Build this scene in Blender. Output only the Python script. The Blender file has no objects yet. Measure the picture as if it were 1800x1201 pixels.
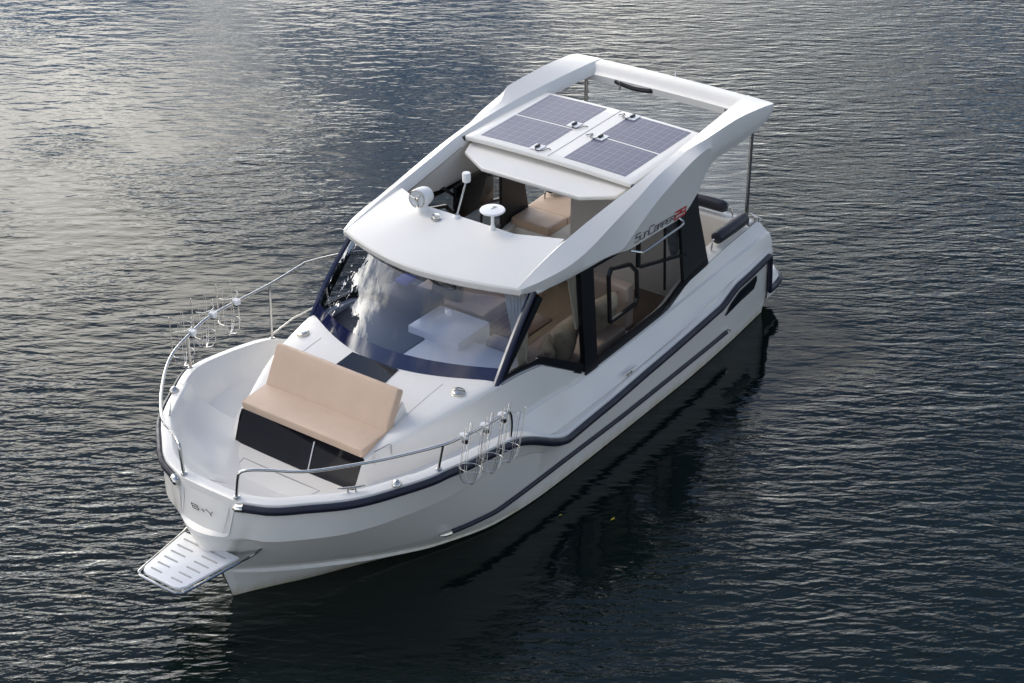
import bpy, bmesh, math, random
import numpy as np
from mathutils import Vector, Matrix
random.seed(7); rng = np.random.default_rng(11)
R = math.radians
scene = bpy.context.scene

# ------------------------------------------------------------------ camera
cam_d = bpy.data.cameras.new('camera'); cam = bpy.data.objects.new('camera', cam_d)
scene.collection.objects.link(cam); scene.camera = cam
cam_d.sensor_width = 36.0; cam_d.lens = 3250.17 / 1800 * 36; cam_d.clip_start = 0.1; cam_d.clip_end = 20000
yaw, pitch, roll = -2.513780154, -0.5193404213, -0.0040808
F = Vector((math.cos(pitch)*math.cos(yaw), math.cos(pitch)*math.sin(yaw), math.sin(pitch)))
Rt = F.cross(Vector((0, 0, 1))).normalized(); Up = Rt.cross(F)
Rt, Up = Rt*math.cos(roll)+Up*math.sin(roll), Up*math.cos(roll)-Rt*math.sin(roll)
M = Matrix((Rt, Up, -F)).transposed().to_4x4(); M.translation = Vector((13.2769, 9.7783, 10.1503))
cam.matrix_world = M

# ------------------------------------------------------------------ sky, sun, exposure
SUN_AZ, SUN_EL = R(276), R(50)          # azimuth measured from +x towards +y
sun_dir = Vector((math.cos(SUN_EL)*math.cos(SUN_AZ), math.cos(SUN_EL)*math.sin(SUN_AZ), math.sin(SUN_EL)))
world = bpy.data.worlds.new('World'); scene.world = world; world.use_nodes = True
nt = world.node_tree; nt.nodes.clear()
def N(t, kind, **k):
    n = t.nodes.new(kind)
    for a, v in k.items(): setattr(n, a, v)
    return n
def math_node(t, op, a, b=None, clamp=False):
    n = N(t, 'ShaderNodeMath', operation=op); n.use_clamp = clamp
    for i, v in enumerate((a, b)):
        if v is None: continue
        if isinstance(v, (int, float)): n.inputs[i].default_value = v
        else: t.links.new(v, n.inputs[i])
    return n.outputs[0]
def ramp(t, src, stops):
    n = N(t, 'ShaderNodeValToRGB'); cr = n.color_ramp
    while len(cr.elements) < len(stops): cr.elements.new(0.5)
    for e, (p, c) in zip(cr.elements, stops):
        e.position = p; e.color = (*c, 1) if len(c) == 3 else c
    t.links.new(src, n.inputs[0]); return n.outputs[0]
def mixc(t, fac, a, b, mode='MIX'):
    n = N(t, 'ShaderNodeMix', data_type='RGBA', blend_type=mode)
    for s, v in ((n.inputs[0], fac), (n.inputs[6], a), (n.inputs[7], b)):
        if isinstance(v, (int, float)): s.default_value = v
        elif isinstance(v, tuple): s.default_value = (*v, 1) if len(v) == 3 else v
        else: t.links.new(v, s)
    return n.outputs[2]
sky = N(nt, 'ShaderNodeTexSky', sky_type='NISHITA'); sky.sun_disc = False
sky.sun_elevation = SUN_EL; sky.sun_rotation = math.pi/2 - SUN_AZ
sky.air_density = 1.0; sky.dust_density = 0.9; sky.ozone_density = 2.0
SKY_K = 0.15
skyc = mixc(nt, 1.0, sky.outputs[0], (SKY_K, SKY_K, SKY_K), 'MULTIPLY')
tc = N(nt, 'ShaderNodeTexCoord'); sep = N(nt, 'ShaderNodeSeparateXYZ'); nt.links.new(tc.outputs['Generated'], sep.inputs[0])
zc = math_node(nt, 'MAXIMUM', sep.outputs[2], 0.0); zc = math_node(nt, 'ADD', zc, 0.22)
comb = N(nt, 'ShaderNodeCombineXYZ')
nt.links.new(math_node(nt, 'DIVIDE', sep.outputs[0], zc), comb.inputs[0]); nt.links.new(math_node(nt, 'DIVIDE', sep.outputs[1], zc), comb.inputs[1])
cn = N(nt, 'ShaderNodeTexNoise'); cn.inputs['Scale'].default_value = 2.2; cn.inputs['Detail'].default_value = 7; cn.inputs['Roughness'].default_value = 0.62
comb.inputs[2].default_value = 5.8
nt.links.new(comb.outputs[0], cn.inputs['Vector'])
cover = ramp(nt, math_node(nt, 'SUBTRACT', cn.outputs[0], math_node(nt, 'MULTIPLY', sep.outputs[2], 0.13)), [(0.40, (0, 0, 0)), (0.55, (1, 1, 1))])
# low clouds on the sunny side are the bright ones, higher cloud is grey
dotn = N(nt, 'ShaderNodeVectorMath', operation='DOT_PRODUCT'); nt.links.new(tc.outputs['Generated'], dotn.inputs[0]); dotn.inputs[1].default_value = Vector((sun_dir.x, sun_dir.y, 0)).normalized()
side_ = math_node(nt, 'POWER', math_node(nt, 'MAXIMUM', dotn.outputs['Value'], 0.0), 1.6)
low = N(nt, 'ShaderNodeMapRange', interpolation_type='SMOOTHSTEP'); nt.links.new(sep.outputs[2], low.inputs[0]); low.inputs[1].default_value = 0.28; low.inputs[2].default_value = 0.78; low.inputs[3].default_value = 1.0; low.inputs[4].default_value = 0.0
glow = math_node(nt, 'MULTIPLY', side_, low.outputs[0])
ccol = mixc(nt, glow, (0.74, 0.745, 0.75), (11.0, 10.6, 9.8))
body = mixc(nt, cover, skyc, ccol)
bg = N(nt, 'ShaderNodeBackground'); bg.inputs[1].default_value = 1.0; nt.links.new(body, bg.inputs[0])
wo = N(nt, 'ShaderNodeOutputWorld'); nt.links.new(bg.outputs[0], wo.inputs[0])
sun_l = bpy.data.lights.new('sun', 'SUN'); sun_l.energy = 1.1; sun_l.angle = R(28); sun_l.color = (1.0, 0.91, 0.78)
sun = bpy.data.objects.new('sun', sun_l); scene.collection.objects.link(sun)
sun.rotation_euler = sun_dir.to_track_quat('Z', 'Y').to_euler()
vs = scene.view_settings; vs.view_transform = 'Standard'; vs.look = 'None'; vs.exposure = 0.19; vs.gamma = 1.0
scene.cycles.max_bounces = 10; scene.cycles.transparent_max_bounces = 16; scene.cycles.sample_clamp_indirect = 6

# ------------------------------------------------------------------ materials
MATS = {}
def mat(name, col, rough=0.4, metal=0.0, spec=0.5, noise=0.0, nscale=3.0, bump=0.0, bscale=200, coat=0.0, stretch=None):
    m = bpy.data.materials.new(name); m.use_nodes = True; t = m.node_tree; b = t.nodes['Principled BSDF']
    b.inputs['Base Color'].default_value = (*col, 1); b.inputs['Roughness'].default_value = rough
    b.inputs['Metallic'].default_value = metal; b.inputs['Specular IOR Level'].default_value = spec
    b.inputs['Coat Weight'].default_value = coat; b.inputs['Coat Roughness'].default_value = 0.08
    tcn = N(t, 'ShaderNodeTexCoord'); src = tcn.outputs['Object']
    if stretch:
        mp = N(t, 'ShaderNodeMapping'); mp.inputs['Scale'].default_value = stretch; t.links.new(src, mp.inputs[0]); src = mp.outputs[0]
    if noise:
        n = N(t, 'ShaderNodeTexNoise'); n.inputs['Scale'].default_value = nscale; n.inputs['Detail'].default_value = 6; t.links.new(src, n.inputs['Vector'])
        lo = tuple(c*(1-noise) for c in col); hi = tuple(min(1, c*(1+noise*0.6)) for c in col)
        t.links.new(ramp(t, n.outputs[0], [(0.3, lo), (0.7, hi)]), b.inputs['Base Color'])
        t.links.new(ramp(t, n.outputs[0], [(0.3, (rough*1.25,)*3), (0.7, (rough*0.85,)*3)]), b.inputs['Roughness'])
    if bump:
        n2 = N(t, 'ShaderNodeTexNoise'); n2.inputs['Scale'].default_value = bscale; n2.inputs['Detail'].default_value = 3; t.links.new(src, n2.inputs['Vector'])
        bp = N(t, 'ShaderNodeBump'); bp.inputs['Strength'].default_value = bump; bp.inputs['Distance'].default_value = 0.01
        t.links.new(n2.outputs[0], bp.inputs['Height']); t.links.new(bp.outputs[0], b.inputs['Normal'])
    MATS[name] = m; return m
GEL = mat('white_gelcoat', (0.82, 0.79, 0.74), 0.20, noise=0.035, nscale=1.6, bump=0.02, bscale=6)
HULLGEL = mat('hull_gelcoat', (0.82, 0.79, 0.74), 0.20, noise=0.035, nscale=1.6, bump=0.015, bscale=5)
def stain(m):
    t = m.node_tree; b = t.nodes['Principled BSDF']; base = b.inputs['Base Color'].links[0].from_socket
    tcn = N(t, 'ShaderNodeTexCoord'); sp = N(t, 'ShaderNodeSeparateXYZ'); t.links.new(tcn.outputs['Object'], sp.inputs[0])
    mp = N(t, 'ShaderNodeMapping'); mp.inputs['Scale'].default_value = (3, 3, .7); t.links.new(tcn.outputs['Object'], mp.inputs[0])
    n = N(t, 'ShaderNodeTexNoise'); n.inputs['Scale'].default_value = 4; n.inputs['Detail'].default_value = 6; t.links.new(mp.outputs[0], n.inputs['Vector'])
    h = math_node(t, 'ADD', sp.outputs[2], math_node(t, 'MULTIPLY', math_node(t, 'SUBTRACT', n.outputs[0], 0.5), 0.16))
    f = ramp(t, h, [(0.0, (0.75, 0.75, 0.75)), (0.035, (0.45, 0.45, 0.45)), (0.13, (0, 0, 0))])
    t.links.new(mixc(t, f, base, (0.50, 0.43, 0.26)), b.inputs['Base Color'])
stain(HULLGEL)
NONSKID = mat('non_skid_deck', (0.80, 0.765, 0.70), 0.55, noise=0.03, nscale=3, bump=0.25, bscale=260)
NAVY = mat('navy_rubber', (0.014, 0.016, 0.034), 0.45, noise=0.2, nscale=9)
VINYL = mat('navy_vinyl', (0.012, 0.013, 0.026), 0.42, noise=0.15, nscale=6, bump=0.15, bscale=220)
STEEL = mat('polished_stainless', (0.55, 0.54, 0.52), 0.12, metal=1.0)
WIRE = mat('steel_wire', (0.75, 0.73, 0.70), 0.25, metal=1.0)
BLACK = mat('black_trim', (0.006, 0.006, 0.008), 0.22)
MATTEBLACK = mat('matt_black_plastic', (0.010, 0.010, 0.012), 0.5)
GLOSSY = mat('black_acrylic', (0.006, 0.006, 0.009), 0.06, spec=0.45)
FRIT = mat('navy_glass_border', (0.009, 0.012, 0.052), 0.06, coat=1.0)
BEIGE = mat('beige_leatherette', (0.60, 0.44, 0.325), 0.5, noise=0.05, nscale=5, bump=0.12, bscale=240)
TAUPE = mat('taupe_upholstery', (0.36, 0.28, 0.225), 0.7, noise=0.06, nscale=6, bump=0.2, bscale=300)
KHAKI = mat('khaki_linen', (0.30, 0.255, 0.185), 0.85, noise=0.12, nscale=14, bump=0.5, bscale=60)
PLASTIC = mat('white_plastic', (0.82, 0.82, 0.82), 0.35)
CREASE = mat('crease_grey', (0.62, 0.60, 0.57), 0.6)
CURTAIN = mat('cream_curtain', (0.82, 0.76, 0.62), 0.85, noise=0.06, nscale=20)
GREYCURT = mat('grey_curtain', (0.20, 0.21, 0.24), 0.85, noise=0.1, nscale=20)
WOOD = mat('brown_wood', (0.12, 0.055, 0.025), 0.4, noise=0.35, nscale=4, stretch=(1, 12, 12))
FLOOR = mat('tan_deck_floor', (0.43, 0.32, 0.20), 0.6, noise=0.12, nscale=5, stretch=(2, 20, 1))
RED = mat('red_print', (0.62, 0.03, 0.02), 0.4)
PRINT = mat('black_print', (0.012, 0.012, 0.016), 0.4)
LINER = mat('cabin_liner', (0.72, 0.70, 0.66), 0.55, noise=0.03, nscale=3)
LENS = mat('clear_lens', (0.72, 0.74, 0.77), 0.15, metal=0.4)
BRASS = mat('vent_cover_inox', (0.62, 0.58, 0.50), 0.18, metal=1.0)
SCREEN = mat('screen_black', (0.004, 0.004, 0.005), 0.12)
BLUE = mat('matt_blue', (0.03, 0.07, 0.35), 0.8)
SILL = mat('seam_grey', (0.42, 0.41, 0.40), 0.7)
LEAF = mat('yellow_leaf', (0.45, 0.33, 0.03), 0.6)
def glass(name, tint, ior=1.5, boost=1.0):
    m = bpy.data.materials.new(name); m.use_nodes = True; t = m.node_tree; t.nodes.clear()
    out = N(t, 'ShaderNodeOutputMaterial'); mx = N(t, 'ShaderNodeMixShader'); tr = N(t, 'ShaderNodeBsdfTransparent'); gl = N(t, 'ShaderNodeBsdfGlossy')
    tr.inputs[0].default_value = (*tint, 1); gl.inputs['Roughness'].default_value = 0.01; gl.inputs[0].default_value = (1, 1, 1, 1)
    ge = N(t, 'ShaderNodeNewGeometry'); dp = N(t, 'ShaderNodeVectorMath', operation='DOT_PRODUCT')
    t.links.new(ge.outputs['Incoming'], dp.inputs[0]); t.links.new(ge.outputs['Normal'], dp.inputs[1])
    f0 = ((ior-1)/(ior+1))**2; cth = math_node(t, 'SUBTRACT', 1.0, math_node(t, 'ABSOLUTE', dp.outputs['Value']))
    sch = math_node(t, 'ADD', math_node(t, 'MULTIPLY', math_node(t, 'POWER', cth, 5.0), 1-f0), f0)
    t.links.new(math_node(t, 'MULTIPLY', sch, boost, True), mx.inputs[0])
    t.links.new(tr.outputs[0], mx.inputs[1]); t.links.new(gl.outputs[0], mx.inputs[2]); t.links.new(mx.outputs[0], out.inputs[0])
    MATS[name] = m; return m
WSGLASS = glass('windscreen_glass', (0.66, 0.72, 0.86), 1.52, 2.6)
SIDEGLASS = glass('tinted_side_glass', (0.58, 0.58, 0.58), 1.5, 0.9)
def solar_material():
    m = bpy.data.materials.new('solar_cells'); m.use_nodes = True; t = m.node_tree; b = t.nodes['Principled BSDF']
    tcn = N(t, 'ShaderNodeTexCoord'); mp = N(t, 'ShaderNodeMapping'); t.links.new(tcn.outputs['Object'], mp.inputs[0])
    def lines(scale, w):
        br = N(t, 'ShaderNodeTexBrick'); br.offset = 0.0; br.squash = 1.0
        br.inputs['Color1'].default_value = (0, 0, 0, 1); br.inputs['Color2'].default_value = (0, 0, 0, 1); br.inputs['Mortar'].default_value = (1, 1, 1, 1)
        br.inputs['Scale'].default_value = 1.0; br.inputs['Mortar Size'].default_value = w; br.inputs['Mortar Smooth'].default_value = 0.0
        br.inputs['Brick Width'].default_value = scale; br.inputs['Row Height'].default_value = scale
        t.links.new(mp.outputs[0], br.inputs['Vector']); return br.outputs[0]
    vo = N(t, 'ShaderNodeTexVoronoi'); vo.inputs['Scale'].default_value = 40; t.links.new(mp.outputs[0], vo.inputs['Vector'])
    base = mixc(t, 0.35, (0.075, 0.07, 0.13), ramp(t, vo.outputs['Distance'], [(0, (0.05, 0.05, 0.10)), (1, (0.13, 0.13, 0.21))]))
    c1 = mixc(t, math_node(t, 'MULTIPLY', lines(0.052, 0.0012), 0.30), base, (0.45, 0.45, 0.5))
    c2 = mixc(t, math_node(t, 'MULTIPLY', lines(0.104, 0.0025), 0.38), c1, (0.5, 0.5, 0.55))
    t.links.new(c2, b.inputs['Base Color']); b.inputs['Roughness'].default_value = 0.34; b.inputs['Specular IOR Level'].default_value = 0.9
    MATS['solar'] = m; return m
SOLAR = solar_material()
RIPPLE = 0.0260
def water_material():
    m = bpy.data.materials.new('lake_water'); m.use_nodes = True; t = m.node_tree; b = t.nodes['Principled BSDF']
    b.inputs['Base Color'].default_value = (0.0034, 0.0086, 0.0074, 1); b.inputs['Roughness'].default_value = 0.035; b.inputs['IOR'].default_value = 1.333
    g = N(t, 'ShaderNodeTexCoord'); h = None
    for rot, sc, amp, st in ((-35, 8.0, 1.0, 0.20), (-47, 11.5, 0.62, 0.24), (-22, 16.0, 0.34, 0.28), (-36, 30.0, 0.09, 0.4)):
        mp = N(t, 'ShaderNodeMapping', vector_type='TEXTURE'); t.links.new(g.outputs['Object'], mp.inputs[0])
        mp.inputs['Rotation'].default_value = (0, 0, R(rot+72)); mp.inputs['Scale'].default_value = (1.0, 1.0/st, 1.0)
        n1 = N(t, 'ShaderNodeTexNoise'); n1.inputs['Scale'].default_value = sc; n1.inputs['Detail'].default_value = 1.5; n1.inputs['Roughness'].default_value = 0.5; n1.inputs['Distortion'].default_value = 0.5
        t.links.new(mp.outputs[0], n1.inputs['Vector']); v = math_node(t, 'MULTIPLY', n1.outputs[0], amp)
        h = v if h is None else math_node(t, 'ADD', h, v)
    ra_ = N(t, 'ShaderNodeAttribute', attribute_name='ruffle')
    h = math_node(t, 'MULTIPLY', h, ra_.outputs['Fac'])
    bp = N(t, 'ShaderNodeBump'); bp.inputs['Strength'].default_value = 1.0; bp.inputs['Distance'].default_value = RIPPLE
    t.links.new(h, bp.inputs['Height']); t.links.new(bp.outputs[0], b.inputs['Normal'])
    return m
WATER = water_material()

# ------------------------------------------------------------------ mesh helpers
def link(o, parent=None):
    scene.collection.objects.link(o)
    if parent is not None: o.parent = parent
    return o
def mk(name, verts, faces, m, parent=None, smooth=40):
    me = bpy.data.meshes.new(name); me.from_pydata([tuple(map(float, v)) for v in verts], [], [tuple(f) for f in faces]); me.materials.append(m)
    bm = bmesh.new(); bm.from_mesh(me); bmesh.ops.remove_doubles(bm, verts=bm.verts, dist=1e-5); bmesh.ops.recalc_face_normals(bm, faces=bm.faces); bm.to_mesh(me); bm.free()
    return fin(name, me, parent, smooth)
def fin(name, me, parent, smooth):
    if smooth:
        me.polygons.foreach_set('use_smooth', [True]*len(me.polygons)); me.set_sharp_from_angle(angle=R(smooth))
    return link(bpy.data.objects.new(name, me), parent)
class MB:
    """collects shapes that belong to ONE part"""
    def __init__(s): s.v = []; s.f = []
    def add(s, v, f):
        o = len(s.v); s.v += [tuple(map(float, p)) for p in v]; s.f += [tuple(i+o for i in q) for q in f]; return s
    def box(s, c, d, rot=None):
        c = Vector(c); pts = []
        for x in (-1, 1):
            for y in (-1, 1):
                for z in (-1, 1):
                    p = Vector((x*d[0]/2, y*d[1]/2, z*d[2]/2))
                    pts.append((rot @ p if rot else p) + c)
        return s.add(pts, [(0, 1, 3, 2), (4, 6, 7, 5), (0, 4, 5, 1), (2, 3, 7, 6), (0, 2, 6, 4), (1, 5, 7, 3)])
    def grid(s, rows, closed_u=False, closed_v=False):
        n, k = len(rows), len(rows[0]); o = []; v = [p for r in rows for p in r]
        for i in range(n if closed_v else n-1):
            for j in range(k if closed_u else k-1):
                o.append((i*k+j, i*k+(j+1) % k, ((i+1) % n)*k+(j+1) % k, ((i+1) % n)*k+j))
        return s.add(v, o)
    def tube(s, path, r, seg=8, closed=False, cap=True):
        P = [Vector(p) for p in path]; n = len(P); rr = r if isinstance(r, (list, tuple)) else [r]*n
        rows = []; up = None
        for i in range(n):
            a = P[(i-1) % n] if (closed or i > 0) else P[i]; b = P[(i+1) % n] if (closed or i < n-1) else P[i]
            t = (b-a).normalized()
            if up is None: up = t.orthogonal().normalized()
            up = (up - t*up.dot(t)).normalized(); w = t.cross(up)
            rows.append([P[i]+(up*math.cos(2*math.pi*k/seg)+w*math.sin(2*math.pi*k/seg))*rr[i] for k in range(seg)])
        o = len(s.v); s.grid(rows, closed_u=True, closed_v=closed)
        if cap and not closed:
            s.f.append(tuple(o+k for k in range(seg))); s.f.append(tuple(o+(n-1)*seg+k for k in range(seg)))
        return s
    def lathe(s, prof, c, axis=(0, 0, 1), seg=20):
        q = Vector((0, 0, 1)).rotation_difference(Vector(axis)); c = Vector(c); rows = []
        for r, z in prof:
            rows.append([c + q @ Vector((max(r, 1e-4)*math.cos(2*math.pi*k/seg), max(r, 1e-4)*math.sin(2*math.pi*k/seg), z)) for k in range(seg)])
        return s.grid(rows, closed_u=True)
    def plate(s, pts, th):
        """polygon thickened by th along its normal"""
        P = [Vector(p) for p in pts]; n = Vector((0, 0, 0))
        for i in range(len(P)): n += (P[i]-P[0]).cross(P[(i+1) % len(P)]-P[0])
        n.normalize(); k = len(P); Q = [p - n*th for p in P]
        return s.add(P+Q, [tuple(range(k)), tuple(range(2*k-1, k-1, -1))]+[(i, (i+1) % k, (i+1) % k+k, i+k) for i in range(k)])
    def build(s, name, m, parent=None, smooth=40, bevel=0.0, bseg=2):
        me = bpy.data.meshes.new(name); bm = bmesh.new(); vs_ = [bm.verts.new(p) for p in s.v]
        for f in s.f:
            try: bm.faces.new([vs_[i] for i in f])
            except ValueError: pass
        bmesh.ops.remove_doubles(bm, verts=bm.verts, dist=1e-5); bmesh.ops.recalc_face_normals(bm, faces=bm.faces)
        if bevel:
            ed = [e for e in bm.edges if len(e.link_faces) == 2 and e.calc_face_angle(0) > 0.5]
            bmesh.ops.bevel(bm, geom=ed, offset=bevel, segments=bseg, affect='EDGES', profile=0.5, clamp_overlap=True)
        bm.to_mesh(me); bm.free(); me.materials.append(m)
        return fin(name, me, parent, smooth)
def pchip(xs, ys):
    xs = np.asarray(xs, float); ys = np.asarray(ys, float); o = np.argsort(xs); xs, ys = xs[o], ys[o]
    h = np.diff(xs); d = np.diff(ys)/h; m_ = np.zeros_like(xs); m_[0], m_[-1] = d[0], d[-1]
    for i in range(1, len(xs)-1):
        if d[i-1]*d[i] > 0:
            w1, w2 = 2*h[i]+h[i-1], h[i]+2*h[i-1]; m_[i] = (w1+w2)/(w1/d[i-1]+w2/d[i])
    def f(x):
        x = np.clip(x, xs[0], xs[-1]); i = np.clip(np.searchsorted(xs, x)-1, 0, len(xs)-2); t = (x-xs[i])/h[i]
        return (1+2*t)*(1-t)**2*ys[i]+t*(1-t)**2*h[i]*m_[i]+t*t*(3-2*t)*ys[i+1]+t*t*(t-1)*h[i]*m_[i+1]
    return f
class Cv:
    def __init__(s, pts):
        a = np.array(pts, float); s.xb, s.xs = a[:, 0].max(), a[:, 0].min()
        if a.shape[1] == 2: a = np.column_stack([a, a[:, 1]])
        s.y = pchip(a[:, 0], a[:, 1]); s.z = pchip(a[:, 0], a[:, 2])
    def at(s, x): return (float(x), float(s.y(x)), float(s.z(x)))
    def samp(s, us): return [s.at(s.xb+(s.xs-s.xb)*u) for u in us]
def mir(p): return (p[0], -p[1], p[2])
def smooth_path(pts, n=6, closed=False):
    P = [Vector(p) for p in pts]; out = []; k = len(P)
    for i in range(k if closed else k-1):
        p0 = P[i-1] if (i > 0 or closed) else P[0]; p1 = P[i]; p2 = P[(i+1) % k]; p3 = P[(i+2) % k] if (i+2 < k or closed) else P[-1]
        for j in range(n):
            t = j/n
            out.append(0.5*((2*p1)+(p2-p0)*t+(2*p0-5*p1+4*p2-p3)*t*t+(3*p1-p0-3*p2+p3)*t**3))
    if not closed: out.append(P[-1])
    return out
def tag(o, label, cat=None, group=None, kind=None):
    if label: o['label'] = label
    if cat: o['category'] = cat
    if group: o['group'] = group
    if kind: o['kind'] = kind
    return o
def empty(name, loc=(0, 0, 0)):
    o = bpy.data.objects.new(name, None); o.location = loc; o.empty_display_size = 0.2; return link(o)

# ------------------------------------------------------------------ water
WAVE_S, WAVE_L = 0.0085, 0.0045
def build_water():
    step = 0.035
    ax = np.arange(-16.0, 7.0+1e-6, step); ay = np.arange(-15.0, 7.6+1e-6, step)
    x0, x1, y0, y1 = ax[0], ax[-1], ay[0], ay[-1]
    def ext(a):
        g = []; d = step; x = 0
        while x < 4000: d *= 1.35; x += d; g.append(x)
        g = np.array(g); return np.concatenate([a[0]-g[::-1], a, a[-1]+g])
    ax, ay = ext(ax), ext(ay); X, Y = np.meshgrid(ax, ay, indexing='ij')
    Z = np.zeros_like(X); main = R(214)
    r2 = np.random.default_rng(5)
    # gusts: ruffled patches and smoother lanes
    g1 = np.sin(0.55*X+0.18*Y+1.0)*np.sin(0.47*Y-0.31*X+0.5); g2 = np.sin(1.3*X-0.9*Y+2.0)*np.sin(1.1*Y+0.7*X)
    across = (X-1.0)*math.sin(main)*-1+(Y-1.0)*math.cos(main)        # grows towards the left of the view
    patch = 0.84+0.26*g1+0.14*g2-0.018*np.clip(across, -8, 8)
    patch = np.clip(patch, 0.35, 1.4)
    for i in range(64):
        lam = 0.15*(2.6)**r2.random(); th = main+r2.normal(0, 0.36); k = 2*math.pi/lam
        kx, ky = k*math.cos(th), k*math.sin(th); ph = r2.random()*6.283
        wob = 1.1*np.sin(0.6*X*math.sin(th)-0.6*Y*math.cos(th)+ph*3)+0.8*np.sin(0.25*X+0.31*Y+ph*5)
        env = 0.6+0.4*np.sin(0.9*X*math.cos(th+1)+0.9*Y*math.sin(th+1)+ph*7)
        Z += WAVE_S/k*env*np.sin(kx*X+ky*Y+ph+wob)
    for i in range(14):
        lam = 0.5*(2.6)**r2.random(); th = main+r2.normal(0, 0.5); k = 2*math.pi/lam; ph = r2.random()*6.283
        Z += WAVE_L/k*np.sin(k*(math.cos(th)*X+math.sin(th)*Y)+ph+0.8*np.sin(0.4*Y-0.3*X+ph))
    far = np.clip(((13.28-X)*0.809+(9.78-Y)*0.588-15)/8, 0, 1)
    Z *= patch*(1-0.5*far)
    inside = ((X > x0) & (X < x1) & (Y > y0) & (Y < y1)); Z *= inside
    # fine ripples: stronger in the gusts and round the bow, weak in the lee of the hull and far off to the left
    def sst(a, b_, v): t = np.clip((v-a)/(b_-a), 0, 1); return t*t*(3-2*t)
    depth = (13.28-X)*0.809+(9.78-Y)*0.588; left = -(X-1.0)*-0.588-(Y-1.0)*0.809
    ruf = 0.80+0.22*g1+0.16*g2+0.12*np.sin(2.3*X+1.1*Y)*np.sin(1.9*Y-1.4*X)
    ruf -= 0.56*sst(14.5, 20, depth)*sst(-4, 2.5, left)+0.15*sst(19, 25, depth)
    ruf += 0.45*np.exp(-(((X-4.8)/2.2)**2+((Y+1.0)/2.2)**2))
    edge = 2.15+0.25*np.sin(1.7*X)+0.15*np.sin(4.1*X+1)
    lee = sst(0.9, 0, (Y-edge)/0.9)*(Y > 0)*sst(-4.2, -3.3, X)*sst(4.4, 3.4, X)
    ruf = np.clip(ruf, 0.14, 1.5)*(1-0.85*lee); Z *= 1-0.75*lee
    nx, ny = X.shape; idx = np.arange(nx*ny).reshape(nx, ny)
    me = bpy.data.meshes.new('water'); co = np.stack([X, Y, Z], -1).reshape(-1, 3)
    q = np.stack([idx[:-1, :-1], idx[1:, :-1], idx[1:, 1:], idx[:-1, 1:]], -1).reshape(-1, 4)
    me.vertices.add(len(co)); me.vertices.foreach_set('co', co.ravel())
    me.loops.add(q.size); me.loops.foreach_set('vertex_index', q.ravel().astype(np.int32))
    me.polygons.add(len(q)); me.polygons.foreach_set('loop_start', np.arange(0, q.size, 4, dtype=np.int32))
    me.polygons.foreach_set('use_smooth', [True]*len(q)); me.update(); me.validate(); me.materials.append(WATER)
    at = me.attributes.new('ruffle', 'FLOAT', 'POINT'); at.data.foreach_set('value', ruf.ravel().astype(np.float32))
    o = link(bpy.data.objects.new('water', me)); tag(o, 'dark rippled lake water reflecting a cloudy sky', kind='structure')
build_water()

# ------------------------------------------------------------------ boat: hull
boat = empty('motor_boat'); tag(boat, 'white cabin motor yacht with navy rub rails and solar roof on dark water', 'boat')
RUB = [(4.24, .32, 1.20), (4.14, .60, 1.21), (3.93, .86, 1.22), (3.66, 1.13, 1.225), (3.3, 1.345, 1.235), (2.93, 1.51, 1.25), (2.55, 1.555, 1.20), (2.135, 1.56, 1.128),
       (1.885, 1.56, 1.07), (1.65, 1.545, .96), (1.47, 1.53, .855), (1.22, 1.495, .70), (1.06, 1.475, .615), (.90, 1.462, .565), (.29, 1.45, .572), (-.65, 1.45, .619), (-1.22, 1.44, .637), (-1.7, 1.43, .655), (-1.98, 1.42, .66), (-2.42, 1.42, .785), (-3.08, 1.38, .80), (-3.27, 1.36, .80)]
C0 = Cv(RUB)
KNU = Cv([(4.30, .28, .92), (4.17, .58, .90), (3.95, .83, .90), (3.7, 1.05, .90), (3.25, 1.29, .91), (2.64, 1.475, .925), (2.07, 1.50, .885), (1.6, 1.485, .77), (1.2, 1.45, .575), (1.0, 1.432, .50), (.3, 1.43, .51), (-1.7, 1.415, .58), (-2.4, 1.405, .72), (-3.27, 1.35, .73)])
KNI = Cv([(4.35, .20, .87), (4.1, .49, .855), (3.85, .76, .855), (3.6, .965, .855), (3.15, 1.21, .865), (2.55, 1.405, .875), (2.0, 1.445, .83), (1.5, 1.445, .70), (1.15, 1.43, .52), (1.0, 1.428, .48), (.3, 1.428, .49), (-1.7, 1.413, .56), (-2.4, 1.403, .70), (-3.27, 1.348, .71)])
MID = Cv([(4.26, .03, .50), (3.95, .33, .45), (3.5, .67, .38), (3.0, 1.01, .35), (2.53, 1.235, .315), (2.2, 1.325, .30), (1.9, 1.368, .283), (.77, 1.39, .28), (-.25, 1.40, .27), (-1.35, 1.395, .27), (-2.28, 1.375, .26), (-3.27, 1.31, .26)])
CHU = Cv([(4.17, .012, .36), (3.85, .225, .275), (3.45, .465, .185), (2.85, .805, .085), (2.42, 1.04, .05), (1.763, 1.275, .04), (1.087, 1.345, .03), (.36, 1.358, .03), (-1.336, 1.36, .03), (-2.339, 1.33, .03), (-3.27, 1.268, .03)])
CHO = Cv([(4.165, .02, .33), (3.85, .25, .25), (3.45, .49, .16), (2.85, .82, .06), (2.42, 1.05, .03), (1.763, 1.28, .02), (1.087, 1.347, .015), (.36, 1.36, .015), (-1.336, 1.362, .015), (-2.339, 1.332, .015), (-3.27, 1.27, .015)])
WAT = Cv([(4.055, .0, 0), (3.79, .16, 0), (3.48, .365, 0), (3.148, .558, 0), (2.815, .754, 0), (2.42, 1.0, 0), (2.112, 1.14, 0), (1.763, 1.255, 0), (1.479, 1.298, 0), (1.087, 1.33, 0), (.36, 1.345, 0), (-.446, 1.352, 0), (-1.336, 1.352, 0), (-2.339, 1.322, 0), (-3.27, 1.258, 0)])
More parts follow.
